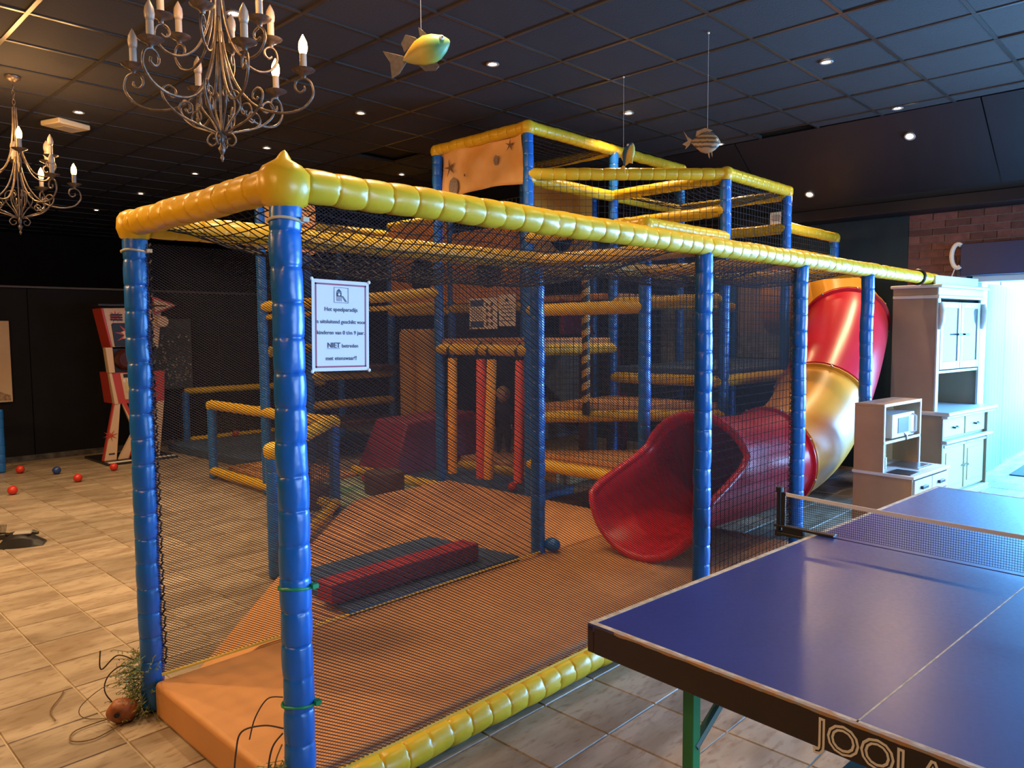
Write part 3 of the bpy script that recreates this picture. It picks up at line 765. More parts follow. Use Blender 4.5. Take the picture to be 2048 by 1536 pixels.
for k, (a, b) in enumerate(((0, 1.366), (1.374, Lt))):
    top = MB().box(a, b, -Wt, 0, .738, .76).build('table_half', M['tt_top'], TT, bevel=.003)
    e = .02
    for (x0, x1, y0, y1) in ((a+.002, b-.002, -e, -.002), (a+.002, b-.002, -Wt+.002, -Wt+e), ((a+.002, a+e, -Wt+e, -e) if k == 0 else (b-e, b-.002, -Wt+e, -e)), (a+.002, b-.002, -Wt/2-.002, -Wt/2+.002)):
        MB().box(x0, x1, y0, y1, .7601, .7607).build('line', M['tt_line'], top)
    fr = MB()
    fr.box(a, b, -.024, .0012, .675, .7575); fr.box(a, b, -Wt-.0012, -Wt+.024, .675, .7575)
    fr.box(a-(.0012 if k == 0 else 0), a+.024, -Wt+.024, -.024, .675, .7575 if k == 0 else .738); fr.box(b-.024, b+(.0012 if k == 1 else 0), -Wt+.024, -.024, .675, .7575 if k == 1 else .738)
    fr.build('apron', M['tt_band'], TT, bevel=.004)
# chipped strip on the near edge
ch = MB(); N = 130; pr = []
for k in range(N+1):
    y = -.10-(Wt-.12)*k/N; wdt = .004+.010*max(0, mnoise.noise((k*.21, 0, 0))+.35)+.004*random.random()
    pr.append((y, wdt))
for i in range(N):
    (ya, wa), (yb, wb_) = pr[i], pr[i+1]
    ch.add([(-.0018, ya, .7612), (-.0018, yb, .7612), (wb_, yb, .7612), (wa, ya, .7612), (-.0018, ya, .757-wa*.3), (-.0018, yb, .757-wb_*.3)], [(3,2,1,0), (0,1,5,4)])
ch.build('chipped_edge', M['chip'], TT)
U = Vector((0, -1, 0)); V = Vector((0, 0, 1))
M['logo_white'] = mat('white_logo_print', (.75, .75, .75), .5)
text('JOOLA', 'lettering', .087, (-.0016, -.682, .684), U, V, M['logo_white'], TT, 'LEFT', .0006, .0028, 1.0)
text('JOOLA', 'lettering', .087, (-.0022, -.682, .684), U, V, M['tt_band'], TT, 'LEFT', .0008, -.0026, 1.0)
text('\u00ae', 'lettering', .026, (-.0016, -.985, .728), U, V, M['logo_white'], TT, 'LEFT', .0006)
for lx in (.36, 2.38):
    for ly in (-.10, -Wt+.10):
        lg = MB(); lg.box(lx-.02, lx+.02, ly-.03, ly+.01, .03, .70); lg.build('leg', M['tt_green'], TT, bevel=.003)
        MB().cyl((lx, ly-.01, .0), (lx, ly-.01, .035), .022, 12).build('foot', M['black'], TT, smooth=40)
    MB().box(lx-.015, lx+.015, -Wt+.10, -.10, .52, .56).build('crossbar', M['tt_dgreen'], TT, bevel=.003)
    MB().tube([(lx, -.12, .30), (lx+(.62 if lx < 1 else -.62), -.12, .70)], .016, 8).build('stay', M['tt_dgreen'], TT)
    MB().tube([(lx, -Wt+.12, .30), (lx+(.62 if lx < 1 else -.62), -Wt+.12, .70)], .016, 8).build('stay', M['tt_dgreen'], TT)
for lx in (1.10, 1.64):
    MB().box(lx-.02, lx+.02, -Wt+.25, -.25, .10, .14).build('crossbar', M['tt_dgreen'], TT, bevel=.003)
    for ly in (-.28, -Wt+.28):
        MB().box(lx-.02, lx+.02, ly-.02, ly+.02, .10, .70).build('leg', M['tt_dgreen'], TT, bevel=.003)
        wh = MB(); wh.tube([(lx, ly-.055, .06), (lx, ly-.05, .06), (lx, ly-.035, .06), (lx, ly-.03, .06)], [.05, .06, .06, .05], 20); wh.build('wheel', M['black'], TT, smooth=40)
MB().box(.08, 1.10, -.52, -.46, .22, .27).build('crossbar', M['tt_dgreen'], TT, bevel=.003)
# net assembly clamped to the middle of the table
TN = empty('table_tennis_net', (1.668, 1.313, .76), math.radians(-4.0)); tag(TN, 'black table-tennis net with white top band clamped across the table', 'net')
for s, y in ((1, .1525), (-1, -Wt-.1525)):
    p = MB(); p.cyl((1.37, y, -.02), (1.37, y, .165), .011, 12); p.cyl((1.37, y, .150), (1.37, y, .172), .015, 12); p.cyl((1.37, y, -.035), (1.37, y, -.012), .017, 12)
    p.build('net_post', M['black'], TN, smooth=40)
    c = MB(); c.box(1.355, 1.385, min(y-s*.24, y+s*.015), max(y-s*.24, y+s*.015), .003, .013); c.box(1.352, 1.372, min(y-s*.21, y), max(y-s*.21, y), -.03, -.018)
    c.box(1.36, 1.38, min(y-s*.11, y-s*.02), max(y-s*.11, y-s*.02), -.03, .006)
    c.build('clamp', M['black'], TN, bevel=.002)
    MB().box(1.366, 1.374, min(y, y-s*.028), max(y, y-s*.028), .012, .152).build('end_sleeve', M['black'], TN)
def sagz(t): return .150 - .012*(1-(2*t-1)**2)
nb = MB(); y0, y1 = .145, -Wt-.145; n = 220
for k in range(n+1):
    t = k/n; y = y0+(y1-y0)*t; nb.thread((1.37, y, .012), (1.37, y, sagz(t)-.012), .0014)
for r in range(14):
    for k in range(20):
        a, b = k/20, (k+1)/20
        nb.thread((1.37, y0+(y1-y0)*a, .012+(sagz(a)-.024)*r/13), (1.37, y0+(y1-y0)*b, .012+(sagz(b)-.024)*r/13), .0014)
tag(nb.build('mesh', M['net_black'], TN), kind='stuff')
tb = MB()
for k in range(30):
    a, b = k/30, (k+1)/30; ya, yb = y0+(y1-y0)*a, y0+(y1-y0)*b
    for off in (-.002, .002):
        tb.add([(1.37+off, ya, sagz(a)-.013), (1.37+off, yb, sagz(b)-.013), (1.37+off, yb, sagz(b)+.002), (1.37+off, ya, sagz(a)+.002)], [(0,1,2,3)])
    tb.add([(1.368, ya, sagz(a)+.002), (1.372, ya, sagz(a)+.002), (1.372, yb, sagz(b)+.002), (1.368, yb, sagz(b)+.002)], [(0,1,2,3)])
tb.build('top_band', mat('white_net_tape', (.68, .68, .70), .7), TN)

# ================================================================ toy kitchen
K = empty('toy_kitchen', (5.50, 1.55, 0), math.radians(-5)); tag(K, 'birch toy kitchen with microwave, sink and white drawers', 'toy kitchen')
M['k_white'] = mat('white_laminate', (.62, .64, .68), .4); M['k_dark'] = mat('dark_hob', (.03, .03, .035), .3)
w_, d_, hc, ht = .64, .40, .57, 1.05; ub = .20
for x in (0, w_-.018):
    MB().prism([(0, .0), (.05, .0), (.09, .24), (d_-.09, .24), (d_-.05, .0), (d_, .0), (d_, hc), (0, hc)], .018, (x, 0, 0), (0,1,0), (0,0,1)).build('side_panel', M['wood'], K, bevel=.002)
    MB().box(x, x+.018, ub, d_, hc+.02, ht).build('side_panel', M['wood'], K, bevel=.002)
MB().box(-.012, w_+.012, -.015, d_+.005, hc, hc+.022).build('worktop', M['k_white'], K, bevel=.003)
MB().box(.018, w_-.018, d_-.02, d_-.008, .26, hc).build('back_panel', M['wood'], K)
MB().box(.36, w_-.018, d_-.015, d_-.005, hc+.022, ht-.02).build('back_panel', M['wood'], K)
MB().box(0, w_, ub-.004, d_, ht, ht+.018).build('top_shelf', M['wood'], K, bevel=.002)
MB().box(.018, w_-.018, ub, d_, .79, .805).build('shelf', M['wood'], K)
for (a, b, c, e) in ((0, w_, ht-.001, ht+.018), (0, w_, .788, .806), (0, .018, hc+.022, ht), (w_-.018, w_, hc+.022, ht)):
    MB().box(a, b, ub-.008, ub-.002, c, e).build('front_edge', M['k_white'], K)
mw = MB().box(.14, .52, ub-.004, d_-.03, .815, .985).build('microwave', M['k_white'], K, bevel=.004)
MB().box(.235, .415, ub-.008, ub-.003, .845, .955).build('window', mat('grey_window', (.22, .25, .29), .2), mw)
MB().tube([(.485, ub-.005, .83), (.485, ub-.03, .845), (.485, ub-.03, .955), (.485, ub-.005, .97)], .008, 8).build('handle', M['k_white'], mw)
MB().box(.02, .20, .02, ub-.02, hc+.0225, hc+.027).build('hob', M['k_dark'], K, bevel=.002)
sk = MB(); sk.box(.30, .58, .07, .30, hc+.0225, hc+.027); sk.box(.32, .56, .09, .28, hc+.0275, hc+.0285); sk.build('sink', M['steel'], K, bevel=.002)
MB().tube([(.20, .27, hc+.02), (.20, .27, hc+.22), (.21, .26, hc+.27), (.26, .24, hc+.295), (.33, .21, hc+.29), (.37, .19, hc+.25), (.375, .19, hc+.22)], .010, 10).build('faucet', M['steel'], K, smooth=60)
MB().cyl((.20, .27, hc+.02), (.20, .27, hc+.10), .018, 12).build('faucet_base', M['steel'], K, smooth=40)
for x0, x1 in ((.02, .315), (.325, .62)):
    for z0, z1 in ((.45, hc-.012), (.25, .44)):
        dr = MB().box(x0, x1, -.012, .004, z0, z1).build('drawer', M['k_white'], K, bevel=.003)
        MB().box((x0+x1)/2-.05, (x0+x1)/2+.05, -.03, -.012, (z0+z1)/2-.012, (z0+z1)/2+.010).build('handle', M['black'], dr, bevel=.003)

# ================================================================ dresser
D = empty('dresser', (7.53, 1.865, 0), math.radians(-7.2)); tag(D, 'tall pale wooden dresser with glazed upper doors beside the bright doorway', 'dresser')
M['d_side'] = mat('greyed_pine', (.30, .235, .165), .5, col2=(.26, .20, .14), vscale=3); M['d_front'] = mat('pale_painted_front', (.52, .55, .55), .4)
M['d_cream'] = mat('cream_painted_front', (.50, .47, .30), .45)
W_, Dp = 1.08, .50
for x in (0, W_-.03): MB().box(x, x+.03, .02, Dp, 0, .80).build('side_panel', M['d_side'], D, bevel=.003)
MB().box(.03, W_-.03, .06, Dp, .02, .80).build('carcass', M['d_cream'], D)
MB().box(.0, W_, .0, .05, 0, .06).build('plinth', M['d_cream'], D, bevel=.004)
MB().box(-.03, W_+.05, -.045, Dp+.01, .80, .835).build('worktop', M['d_front'], D, bevel=.012, seg=3)
MB().box(-.015, W_+.03, -.025, .03, .775, .80).build('moulding', M['d_front'], D, bevel=.008)
MB().box(-.005, W_+.02, -.022, .03, .545, .575).build('moulding', M['d_front'], D, bevel=.008)
for (x0, x1) in ((.06, .525), (.555, 1.02)):
    dr = MB().box(x0, x1, .035, .06, .595, .765).build('drawer', M['d_cream'], D, bevel=.006)
    MB().tube([((x0+x1)/2-.05, .03, .68), ((x0+x1)/2-.04, .012, .675), ((x0+x1)/2+.04, .012, .675), ((x0+x1)/2+.05, .03, .68)], .008, 8).build('handle', M['black'], dr)
    dd = MB().box(x0, x1, .035, .06, .08, .53).build('door', M['d_cream'], D, bevel=.006)
    MB().box(x0+.06, x1-.06, .028, .036, .14, .45).build('raised_panel', M['d_cream'], dd, bevel=.008)
    MB().box(x0-.01, x1+.01, .015, .05, .50, .525).build('moulding', M['d_front'], dd, bevel=.006)
for s, x in ((1, .500), (-1, .580)):
    MB().tube([(x, .03, .30), (x, .0, .30)], .011, 10).build('knob', M['steel'], D, smooth=40)
ox, oy = .02, .11
for x in (ox, W_-ox-.03): MB().box(x, x+.03, oy, Dp, .835, 1.86).build('side_panel', M['d_side'], D, bevel=.003)
for x in (ox, W_-ox-.06):
    MB().box(x, x+.06, oy-.01, oy+.012, .835, 1.86).build('stile', M['d_front'], D, bevel=.004)
    MB().tube([(x+.03, oy-.012, 1.58), (x+.03, oy-.03, 1.66), (x+.03, oy-.035, 1.75), (x+.03, oy-.02, 1.82)], [.02, .028, .03, .022], 10).build('bracket', M['d_front'], D, smooth=60)
MB().box(ox+.03, W_-ox-.03, Dp-.02, Dp, .835, 1.86).build('back_panel', M['d_side'], D)
MB().box(ox+.03, W_-ox-.03, oy, Dp-.02, 1.175, 1.20).build('shelf', M['d_front'], D, bevel=.003)
MB().box(ox+.03, W_-ox-.03, oy+.03, Dp-.02, 1.50, 1.515).build('shelf', M['d_front'], D)
glass = bpy.data.materials.new('cabinet_glass'); glass.use_nodes = True
gb = glass.node_tree.nodes['Principled BSDF']; gb.inputs['Transmission Weight'].default_value = .85; gb.inputs['Roughness'].default_value = .02; gb.inputs['IOR'].default_value = 1.45
gb.inputs['Base Color'].default_value = (.75, .9, 1, 1)
for s, (x0, x1) in enumerate(((ox+.07, .535), (.545, W_-ox-.07))):
    fr = MB(); z0, z1 = 1.21, 1.83; t = .055
    fr.box(x0, x0+t, oy-.012, oy+.012, z0, z1); fr.box(x1-t, x1, oy-.012, oy+.012, z0, z1); fr.box(x0+t, x1-t, oy-.012, oy+.012, z0, z0+t*1.3); fr.box(x0+t, x1-t, oy-.012, oy+.012, z1-t, z1)
    dd = fr.build('door', M['d_front'], D, bevel=.004)
    MB().box(x0+t, x1-t, oy-.003, oy+.001, z0+t*1.3, z1-t).build('pane', glass, dd)
    xc = x1-.03 if s == 0 else x0+.03
    MB().tube([(xc, oy-.012, 1.53), (xc, oy-.035, 1.53), (xc+(-.09 if s == 0 else .09), oy-.035, 1.53)], .009, 8).build('handle', M['black'], dd)
MB().box(ox-.01, W_-ox+.01, oy-.02, Dp, 1.86, 1.89).build('cornice', M['d_front'], D, bevel=.006)
MB().box(ox, W_-ox, oy, Dp, 1.89, 1.955).build('frieze', M['d_side'], D, bevel=.003)
MB().box(ox, W_-ox, oy-.012, oy+.001, 1.89, 1.955).build('frieze', M['d_front'], D, bevel=.003)
MB().box(ox-.045, W_-ox+.045, oy-.055, Dp+.01, 1.955, 1.985).build('cornice', M['d_front'], D, bevel=.010, seg=3)
MB().box(ox+.03, W_-ox-.03, oy+.03, oy+.05, 1.985, 2.07).build('crown_board', M['d_front'], D, bevel=.003)
# ornament in the open niche
sx, sy = .26, .27
c_, s_ = math.cos(math.radians(-7.2)), math.sin(math.radians(-7.2))
e = empty('white_stand', (7.53+c_*sx-s_*sy, 1.865+s_*sx+c_*sy, .8355), math.radians(-7.2)); tag(e, 'white slanted display stand with scalloped top in the dresser niche', 'stand')
MB().tube([(0.02, 0, .0), (.10, 0, .20)], .022, 8).build('stem', M['white'], e)
MB().box(-.06, .12, -.05, .05, 0, .008).build('base', M['white'], e)
bs = MB(); bs.box(-.13, .15, -.03, .03, .19, .205)
for k in range(5): bs.lathe([(0, 0), (.024, .0), (.034, .035), (.030, .065), (0, .07)], (-.11+.06*k, 0, .205), 10)
bs.build('scalloped_tray', M['white'], e, smooth=50)

# ================================================================ boxing arcade machine by the partition
BX = empty('boxing_machine', (3.2, 9.95, 0)); tag(BX, 'red and cream boxing arcade machine standing against the dark partition', 'arcade machine')
M['b_cream'] = mat('cream_machine_panel', (.62, .46, .34), .4, var=.08); M['b_red'] = mat('red_machine_trim', (.45, .05, .04), .35)
M['b_yel'] = mat('yellow_cream_panel', (.55, .46, .22), .45)
def bp(pts, y0, th, mt, name): return MB().prism(pts, th, (0, y0+th, 0), (1,0,0), (0,0,1)).build(name, mt, BX, bevel=.004, seg=1)
MB().box(-.12, .72, -.22, .62, 0, .03).build('base_plate', M['black'], BX, bevel=.005)
MB().box(-.10, .70, -.215, -.16, .03, .036).build('base_trim', M['white'], BX)
bp([(-.09, .03), (.06, .03), (.13, .73), (.06, .73)], 0, .05, M['b_cream'], 'leg'); bp([(-.10, .03), (-.085, .03), (.065, .73), (.05, .73)], -.006, .06, M['b_red'], 'leg_trim')
bp([(.08, .03), (.21, .03), (.33, .38), (.20, .73), (.15, .73), (.27, .38)], .0, .05, M['b_cream'], 'leg'); bp([(.15, .73), (.20, .73), (.33, .38), (.21, .03), (.195, .03), (.31, .38)], -.006, .06, M['b_red'], 'leg_trim')
bp([(.42, .03), (.58, .03), (.66, .73), (.58, .73)], .0, .05, M['b_cream'], 'leg')
bp([(.03, 1.11), (.68, 1.11), (.66, .72), (.07, .72)], .0, .40, M['b_red'], 'cabinet'); bp([(.015, 1.11), (.045, 1.11), (.11, .72), (.06, .72)], -.01, .08, M['b_cream'], 'cabinet_side')
bp([(.14, 1.10), (.48, 1.10), (.46, .77), (.185, .77)], -.012, .02, M['b_cream'], 'coin_panel')
bp([(.19, .98), (.43, .98), (.43, .86), (.20, .86)], -.016, .006, M['b_yel'], 'coin_plate')
bp([(.17, 1.09), (.28, 1.09), (.28, 1.045), (.175, 1.045)], -.018, .008, M['black'], 'coin_slot')
for k in range(3): bp([(.17+.045*k, 1.03), (.195+.045*k, 1.03), (.195+.045*k, .985), (.172+.045*k, .985)], -.018, .008, M['white'], 'button')
bp([(-.02, 1.42), (.06, 1.42), (.08, 1.11), (.01, 1.11)], -.02, .10, M['b_cream'], 'side_wing')
bp([(.06, 1.43), (.60, 1.43), (.60, 1.10), (.08, 1.10)], .02, .36, M['black'], 'pad_housing')
pb = MB(); pb.tube([(.20, -.10, 1.27), (.20, -.02, 1.27), (.20, .04, 1.27)], [.09, .13, .12], 20); pb.build('punch_pad', mat('dark_red_punch_pad', (.05, .008, .01), .4), BX, smooth=50)
bp([(-.02, 1.90), (.68, 1.92), (.62, 1.40), (.065, 1.40)], .02, .30, M['b_cream'], 'head'); bp([(-.045, 1.90), (-.02, 1.90), (.07, 1.41), (.05, 1.41)], .0, .32, M['b_red'], 'head_trim')
bp([(.07, 1.70), (.085, 1.72), (.55, 1.72), (.55, 1.43), (.10, 1.43)], .01, .02, M['black'], 'screen')
def star(cx, cz, r0, r1, n, y, mt, name):
    pts = []
    for k in range(2*n):
        a = PI*k/n+.2; r = r1 if k % 2 == 0 else r0; pts.append((cx+r*math.cos(a), cz+r*math.sin(a)*.9))
    return bp(pts, y, .004, mt, name)
star(.27, 1.58, .06, .17, 9, .004, M['b_red'], 'starburst'); star(.28, 1.585, .07, .11, 7, .0, M['b_cream'], 'starburst')
star(.12, 1.80, .03, .085, 9, .014, M['b_red'], 'starburst'); star(-.0, .34, .02, .09, 8, -.006, M['b_red'], 'starburst')
for (a, b, z) in ((.06, .20, 1.83), (.06, .20, 1.80), (.06, .20, 1.77)): bp([(a, z), (b, z), (b, z-.02), (a, z-.02)], .008, .004, M['ink'], 'lettering_bar')
bp([(-.03, .12), (.04, .12), (.04, .10), (-.03, .10)], -.004, .004, M['ink'], 'lettering_bar')
bp([(.23, .86), (.41, .86), (.41, .835), (.23, .835)], -.016, .004, M['ink'], 'lettering_bar'); bp([(.23, .825), (.41, .825), (.41, .80), (.23, .80)], -.016, .004, M['ink'], 'lettering_bar')
bp([(.25, 1.86), (.28, 1.88), (.30, 1.78), (.27, 1.74)], .012, .006, M['ink'], 'glove_print')
MB().box(-.09, .72, -.05, .36, 1.925, 1.95).build('roof', M['black'], BX, bevel=.004)
bp([(.56, 2.02), (.82, 1.95), (.58, 1.86)], -.05, .03, M['b_cream'], 'pennant'); bp([(.55, 2.06), (.86, 1.95), (.57, 1.82)], -.02, .015, M['b_red'], 'pennant')
sb_ = MB(); sb_.tube([(.66, -.06, 1.74), (.66, -.02, 1.74)], .07, 16); sb_.build('side_badge', M['b_cream'], BX, smooth=40)

# things on or before the partition
e = empty('wall_canvas', (1.80, 10.90, 0)); tag(e, 'tall beige canvas print hanging on the dark partition at the left edge', 'picture')
mcv = mat('sand_canvas_print', (.50, .38, .25), .7, col2=(.42, .31, .2), vscale=2)
MB().box(-.55, .60, -.03, 0, .76, 1.755).build('canvas', mcv, e, bevel=.004)
pv = [(.22, 1.40), (.36, 1.52), (.46, 1.68), (.47, 1.69), (.42, 1.54), (.30, 1.40), (.10, 1.32)]
MB().prism(pv, .002, (0, -.030, 0), (1,0,0), (0,0,1)).build('bird_print', mat('brown_print', (.09, .05, .03), .7), e)
MB().prism([(-.5, .78), (.58, .78), (.58, .84), (.45, .90), (.25, .86), (-.1, .93), (-.5, .88)], .002, (0, -.030, 0), (1,0,0), (0,0,1)).build('shore_print', mat('umber_print', (.16, .09, .055), .7, col2=(.35, .25, .16), vscale=30), e)
e = empty('speckled_board', (4.38, 10.90, 0)); tag(e, 'grey-green board with small pale specks leaning beside the boxing machine', 'board')
MB().box(-.24, .25, -.025, 0, .80, 1.79).build('board', mat('grey_green_board', (.045, .055, .05), .5, var=.2), e, bevel=.004)
sq = MB()  # small pale diamonds scattered at random, denser towards the bottom
for k in range(120):
    x = random.uniform(-.22, .23); z = random.triangular(.82, 1.65, .95); s = random.uniform(.006, .018); a = random.uniform(0, PI)
    sq.prism([(s*math.cos(a+q*PI/2), s*math.sin(a+q*PI/2)) for q in range(4)], .002, (x, -.025, z), (1,0,0), (0,0,1))
tag(sq.build('specks', mat('pale_speck', (.55, .42, .26), .3, metal=.5), e), kind='stuff')
# ================================================================ lamps
WARM = (1.0, .52, .18)
M['pewter'] = mat('antique_pewter', (.16, .125, .105), .42, metal=.75, var=.45, vscale=40)
M['candle'] = mat('grey_candle_sleeve', (.30, .26, .22), .6)
M['bulb_off'] = mat('frosted_bulb', (.34, .27, .21), .35)
def emis(name, col, s):
    m = bpy.data.materials.new(name); m.use_nodes = True; nt = m.node_tree
    b = nt.nodes['Principled BSDF']; b.inputs['Base Color'].default_value = (*col, 1); b.inputs['Emission Color'].default_value = (*col, 1); b.inputs['Emission Strength'].default_value = s
    return m
M['bulb_on'] = emis('lit_bulb', (1.0, .52, .13), 22)
def smooth_path(pts, per=6):
    P = [Vector(p) for p in pts]; out = []
    for i in range(len(P)-1):
        a, b, c, d = P[max(0, i-1)], P[i], P[i+1], P[min(len(P)-1, i+2)]
        for k in range(per):
            u = k/per; out.append(.5*((2*b)+(c-a)*u+(2*a-5*b+4*c-d)*u*u+(-a+3*b-3*c+d)*u**3))
    return out+[P[-1]]
def rz_curve(prof, ang): return [(r*math.cos(ang), r*math.sin(ang), z) for r, z in prof]
LOW = [(.015,.60),(.03,.49),(.075,.36),(.16,.265),(.27,.235),(.37,.255),(.425,.315),(.42,.375),(.385,.40),(.352,.385),(.345,.352),(.365,.332),(.388,.345),(.385,.362)]
UPP = [(.012,.98),(.02,.80),(.045,.63),(.10,.505),(.17,.455),(.235,.465),(.275,.515),(.272,.56),(.245,.58),(.218,.565),(.215,.54),(.232,.525),(.25,.536)]
def arm(parent, prof, ang, cup, lit, light_power):
    a = MB(); a.tube(smooth_path(rz_curve(prof, ang), 5), .0062, 7)
    ao = a.build('arm', M['pewter'], parent, smooth=70)
    cx, cy, cz = cup[0]*math.cos(ang), cup[0]*math.sin(ang), cup[1]
    MB().lathe([(0, -.02), (.010, -.02), (.014, -.004), (.032, .004), (.052, .016), (.055, .020), (.050, .019), (.014, .010), (0, .010)], (cx, cy, cz), 16).build('drip_pan', M['pewter'], ao, smooth=60)
    MB().lathe([(0, .010), (.016, .010), (.016, .092), (0, .092)], (cx, cy, cz), 12).build('candle_sleeve', M['candle'], ao, smooth=50)
    MB().lathe([(0, .092), (.0145, .092), (.020, .108), (.0215, .125), (.0185, .148), (.009, .168), (.002, .182), (0, .183)], (cx, cy, cz), 12).build('bulb', M['bulb_on' if lit else 'bulb_off'], ao, smooth=180)
    if lit:
        l = bpy.data.lights.new('bulb_light', 'POINT'); l.energy = light_power; l.color = WARM; l.shadow_soft_size = .02
        lo = bpy.data.objects.new('bulb_light', l); lo.location = (cx, cy, cz+.21); COL.objects.link(lo); lo.parent = parent
def chandelier(loc, rz, lit_low, lit_up, power, label):
    c = empty('chandelier', loc, rz); tag(c, label, 'chandelier', 'wrought-iron candle chandeliers')
    for k in range(6): arm(c, LOW, PI/3*k, (.385, .418), k in lit_low, power)
    for k in range(6): arm(c, UPP, PI/3*k+PI/6, (.248, .60), k in lit_up, power)
    st = MB(); st.lathe([(0, .55), (.018, .55), (.02, .575), (.014, .60), (.010, .64), (.003, .665), (0, .67)], (0,0,0), 12); st.build('stem_cone', mat('brass_cone', (.45, .30, .10), .35, metal=.8), c, smooth=50)
    MB().tube([(0,0,.13), (0,0,.55)], .006, 8).build('stem', M['pewter'], c, smooth=60); MB().tube([(0,0,.67), (0,0,1.0)], .006, 8).build('stem', M['pewter'], c, smooth=60)
    for k in range(6):
        a = PI/3*k+PI/6
        mb = MB(); mb.tube(smooth_path(rz_curve([(.012,.13),(.07,.15),(.17,.185),(.235,.235),(.255,.285),(.23,.315),(.20,.30),(.197,.272),(.215,.262),(.225,.275)], a), 5), .0055, 7); mb.build('lower_scroll', M['pewter'], c, smooth=70)
        mb = MB(); mb.tube(smooth_path(rz_curve([(.012,.13),(.04,.185),(.085,.25),(.088,.31),(.062,.335),(.042,.315),(.050,.295)], a+PI/6), 5), .0045, 6); mb.build('heart_scroll', M['pewter'], c, smooth=70)
        mb = MB(); mb.tube(smooth_path(rz_curve([(.16,.18),(.185,.215),(.17,.25),(.135,.25),(.125,.22),(.145,.205),(.155,.222)], a), 5), .0045, 6); mb.build('inner_scroll', M['pewter'], c, smooth=70)
    for k in range(4):
        a = PI/2*k+.4; mb = MB(); mb.tube(smooth_path(rz_curve([(.006,.125),(.045,.132),(.068,.105),(.052,.078),(.028,.085),(.026,.105),(.042,.110)], a), 5), .0045, 6); mb.build('finial_scroll', M['pewter'], c, smooth=70)
    MB().lathe([(0, .0), (.004, .003), (.010, .022), (.005, .034), (.013, .048), (.018, .065), (.008, .08), (.014, .10), (.016, .125), (.010, .14), (0, .142)], (0,0,0), 12).build('finial', M['pewter'], c, smooth=50)
    top = HC-loc[2]
    ch = MB(); z = 1.0; k = 0
    while z < top-.04:
        pts = [(.010*math.cos(t)*(1 if k % 2 else 0), .010*math.cos(t)*(0 if k % 2 else 1), z+.018+.022*math.sin(t)) for t in [2*PI*q/12 for q in range(12)]]
        ch.tube(pts, .0028, 5, closed=True); z += .036; k += 1
    ch.build('chain', M['pewter'], c, smooth=70)
    MB().lathe([(0, top), (.055, top), (.05, top-.02), (.015, top-.04), (0, top-.04)], (0,0,0), 16).build('ceiling_rose', M['pewter'], c, smooth=50)
    return c
chandelier((1.67, 3.50, 2.40), .35, (5, 0), (3,), 9, 'large pewter candle chandelier hanging close above the entrance corner')
chandelier((1.64, 6.92, 2.37), .9, (0, 2, 5), (1, 3), 11, 'smaller-looking pewter chandelier farther back at the left edge')
chandelier((-1.75, 5.20, 2.40), .2, (0, 2, 4), (1, 3, 5), 60, 'added pewter chandelier, out of view on the left, warming the floor')  # added lamp out of view, gives the left floor its warm light
chandelier((-1.75, 1.20, 2.40), .2, (0, 2, 4), (1, 3, 5), 34, 'added pewter chandelier, unseen behind the left shoulder of the viewer')  # unseen as well, added for more warm light

M['spot_lens'] = emis('halogen_lens', (1.0, .80, .55), 30)
ring_me = MB().lathe([(.030, .002), (.046, .0), (.050, -.006), (.046, -.010), (.034, -.008), (.030, .002)], n=20).mesh('trim_ring', 60); ring_me.materials.append(mat('white_trim_ring', (.30, .28, .27), .4))
lens_me = MB().lathe([(0, -.002), (.020, -.004), (.030, .002)], n=16).mesh('lens', 60); lens_me.materials.append(M['spot_lens'])
def downlight(loc, label, power=60, rot=(0, 0, 0), size=2.5):
    c = empty('downlight', loc); c.rotation_euler = rot; tag(c, label, 'downlight', 'recessed halogen downlights')
    link('trim_ring', ring_me, [], c); link('lens', lens_me, [], c)
    l = bpy.data.lights.new('halogen', 'SPOT'); l.energy = power; l.color = (1.0, .66, .34); l.spot_size = math.radians(125); l.spot_blend = .8; l.shadow_soft_size = .025
    lo = bpy.data.objects.new('halogen', l); lo.location = (0, 0, -.02); COL.objects.link(lo); lo.parent = c
zc = HC+.002
for (x, y, lab) in [(4.07, 4.10, 'small round downlight in the dark ceiling right of the green fish'),
                    (5.80, 2.31, 'small round downlight in the dark ceiling above the slide, right of the striped fish string'),
                    (7.46, 2.32, 'small round downlight at the ceiling edge near the sloping boards'),
                    (4.11, 5.85, 'small round downlight in the dark ceiling above the front beam, left of the banner'),
                    (5.85, 4.13, 'small round downlight in the dark ceiling above the tower rail'),
                    (2.30, 7.60, 'small round downlight in the dark ceiling beside the emergency light'),
                    (4.15, 7.65, 'small round downlight in the dark ceiling just right of the chandelier tip'),
                    (4.17, 9.5, 'tiny far downlight above the blue entrance posts'),
                    (4.21, 11.4, 'tiny far downlight left of the entrance beam'),
                    (4.25, 13.4, 'tiny faint far downlight over the dark partition'),
                    (6.05, 7.75, 'small far downlight left of the banner post'),
                    (7.52, 4.12, 'small round downlight next to the striped fish head'),
                    (2.2, 2.4, 'added recessed downlight above the entrance, out of view'),  # rest of the list: unseen lamps added to light floor, entrance and table
                    (2.3, 4.6, 'added recessed downlight over the entrance mat, out of view'),
                    (.5, 4.1, 'added recessed downlight over the left floor near the entrance, out of view'),
                    (.5, 5.9, 'added recessed downlight over the middle of the left floor, out of view'),
                    (.5, 7.6, 'added recessed downlight over the far left floor, out of view'),
                    (4.0, 1.2, 'added recessed downlight over the table, out of view')]:
    downlight((x, y, zc), lab, (85 if x > 3 else 190) if y < 9 else 30)
sl = math.atan2(.70, 1.02)
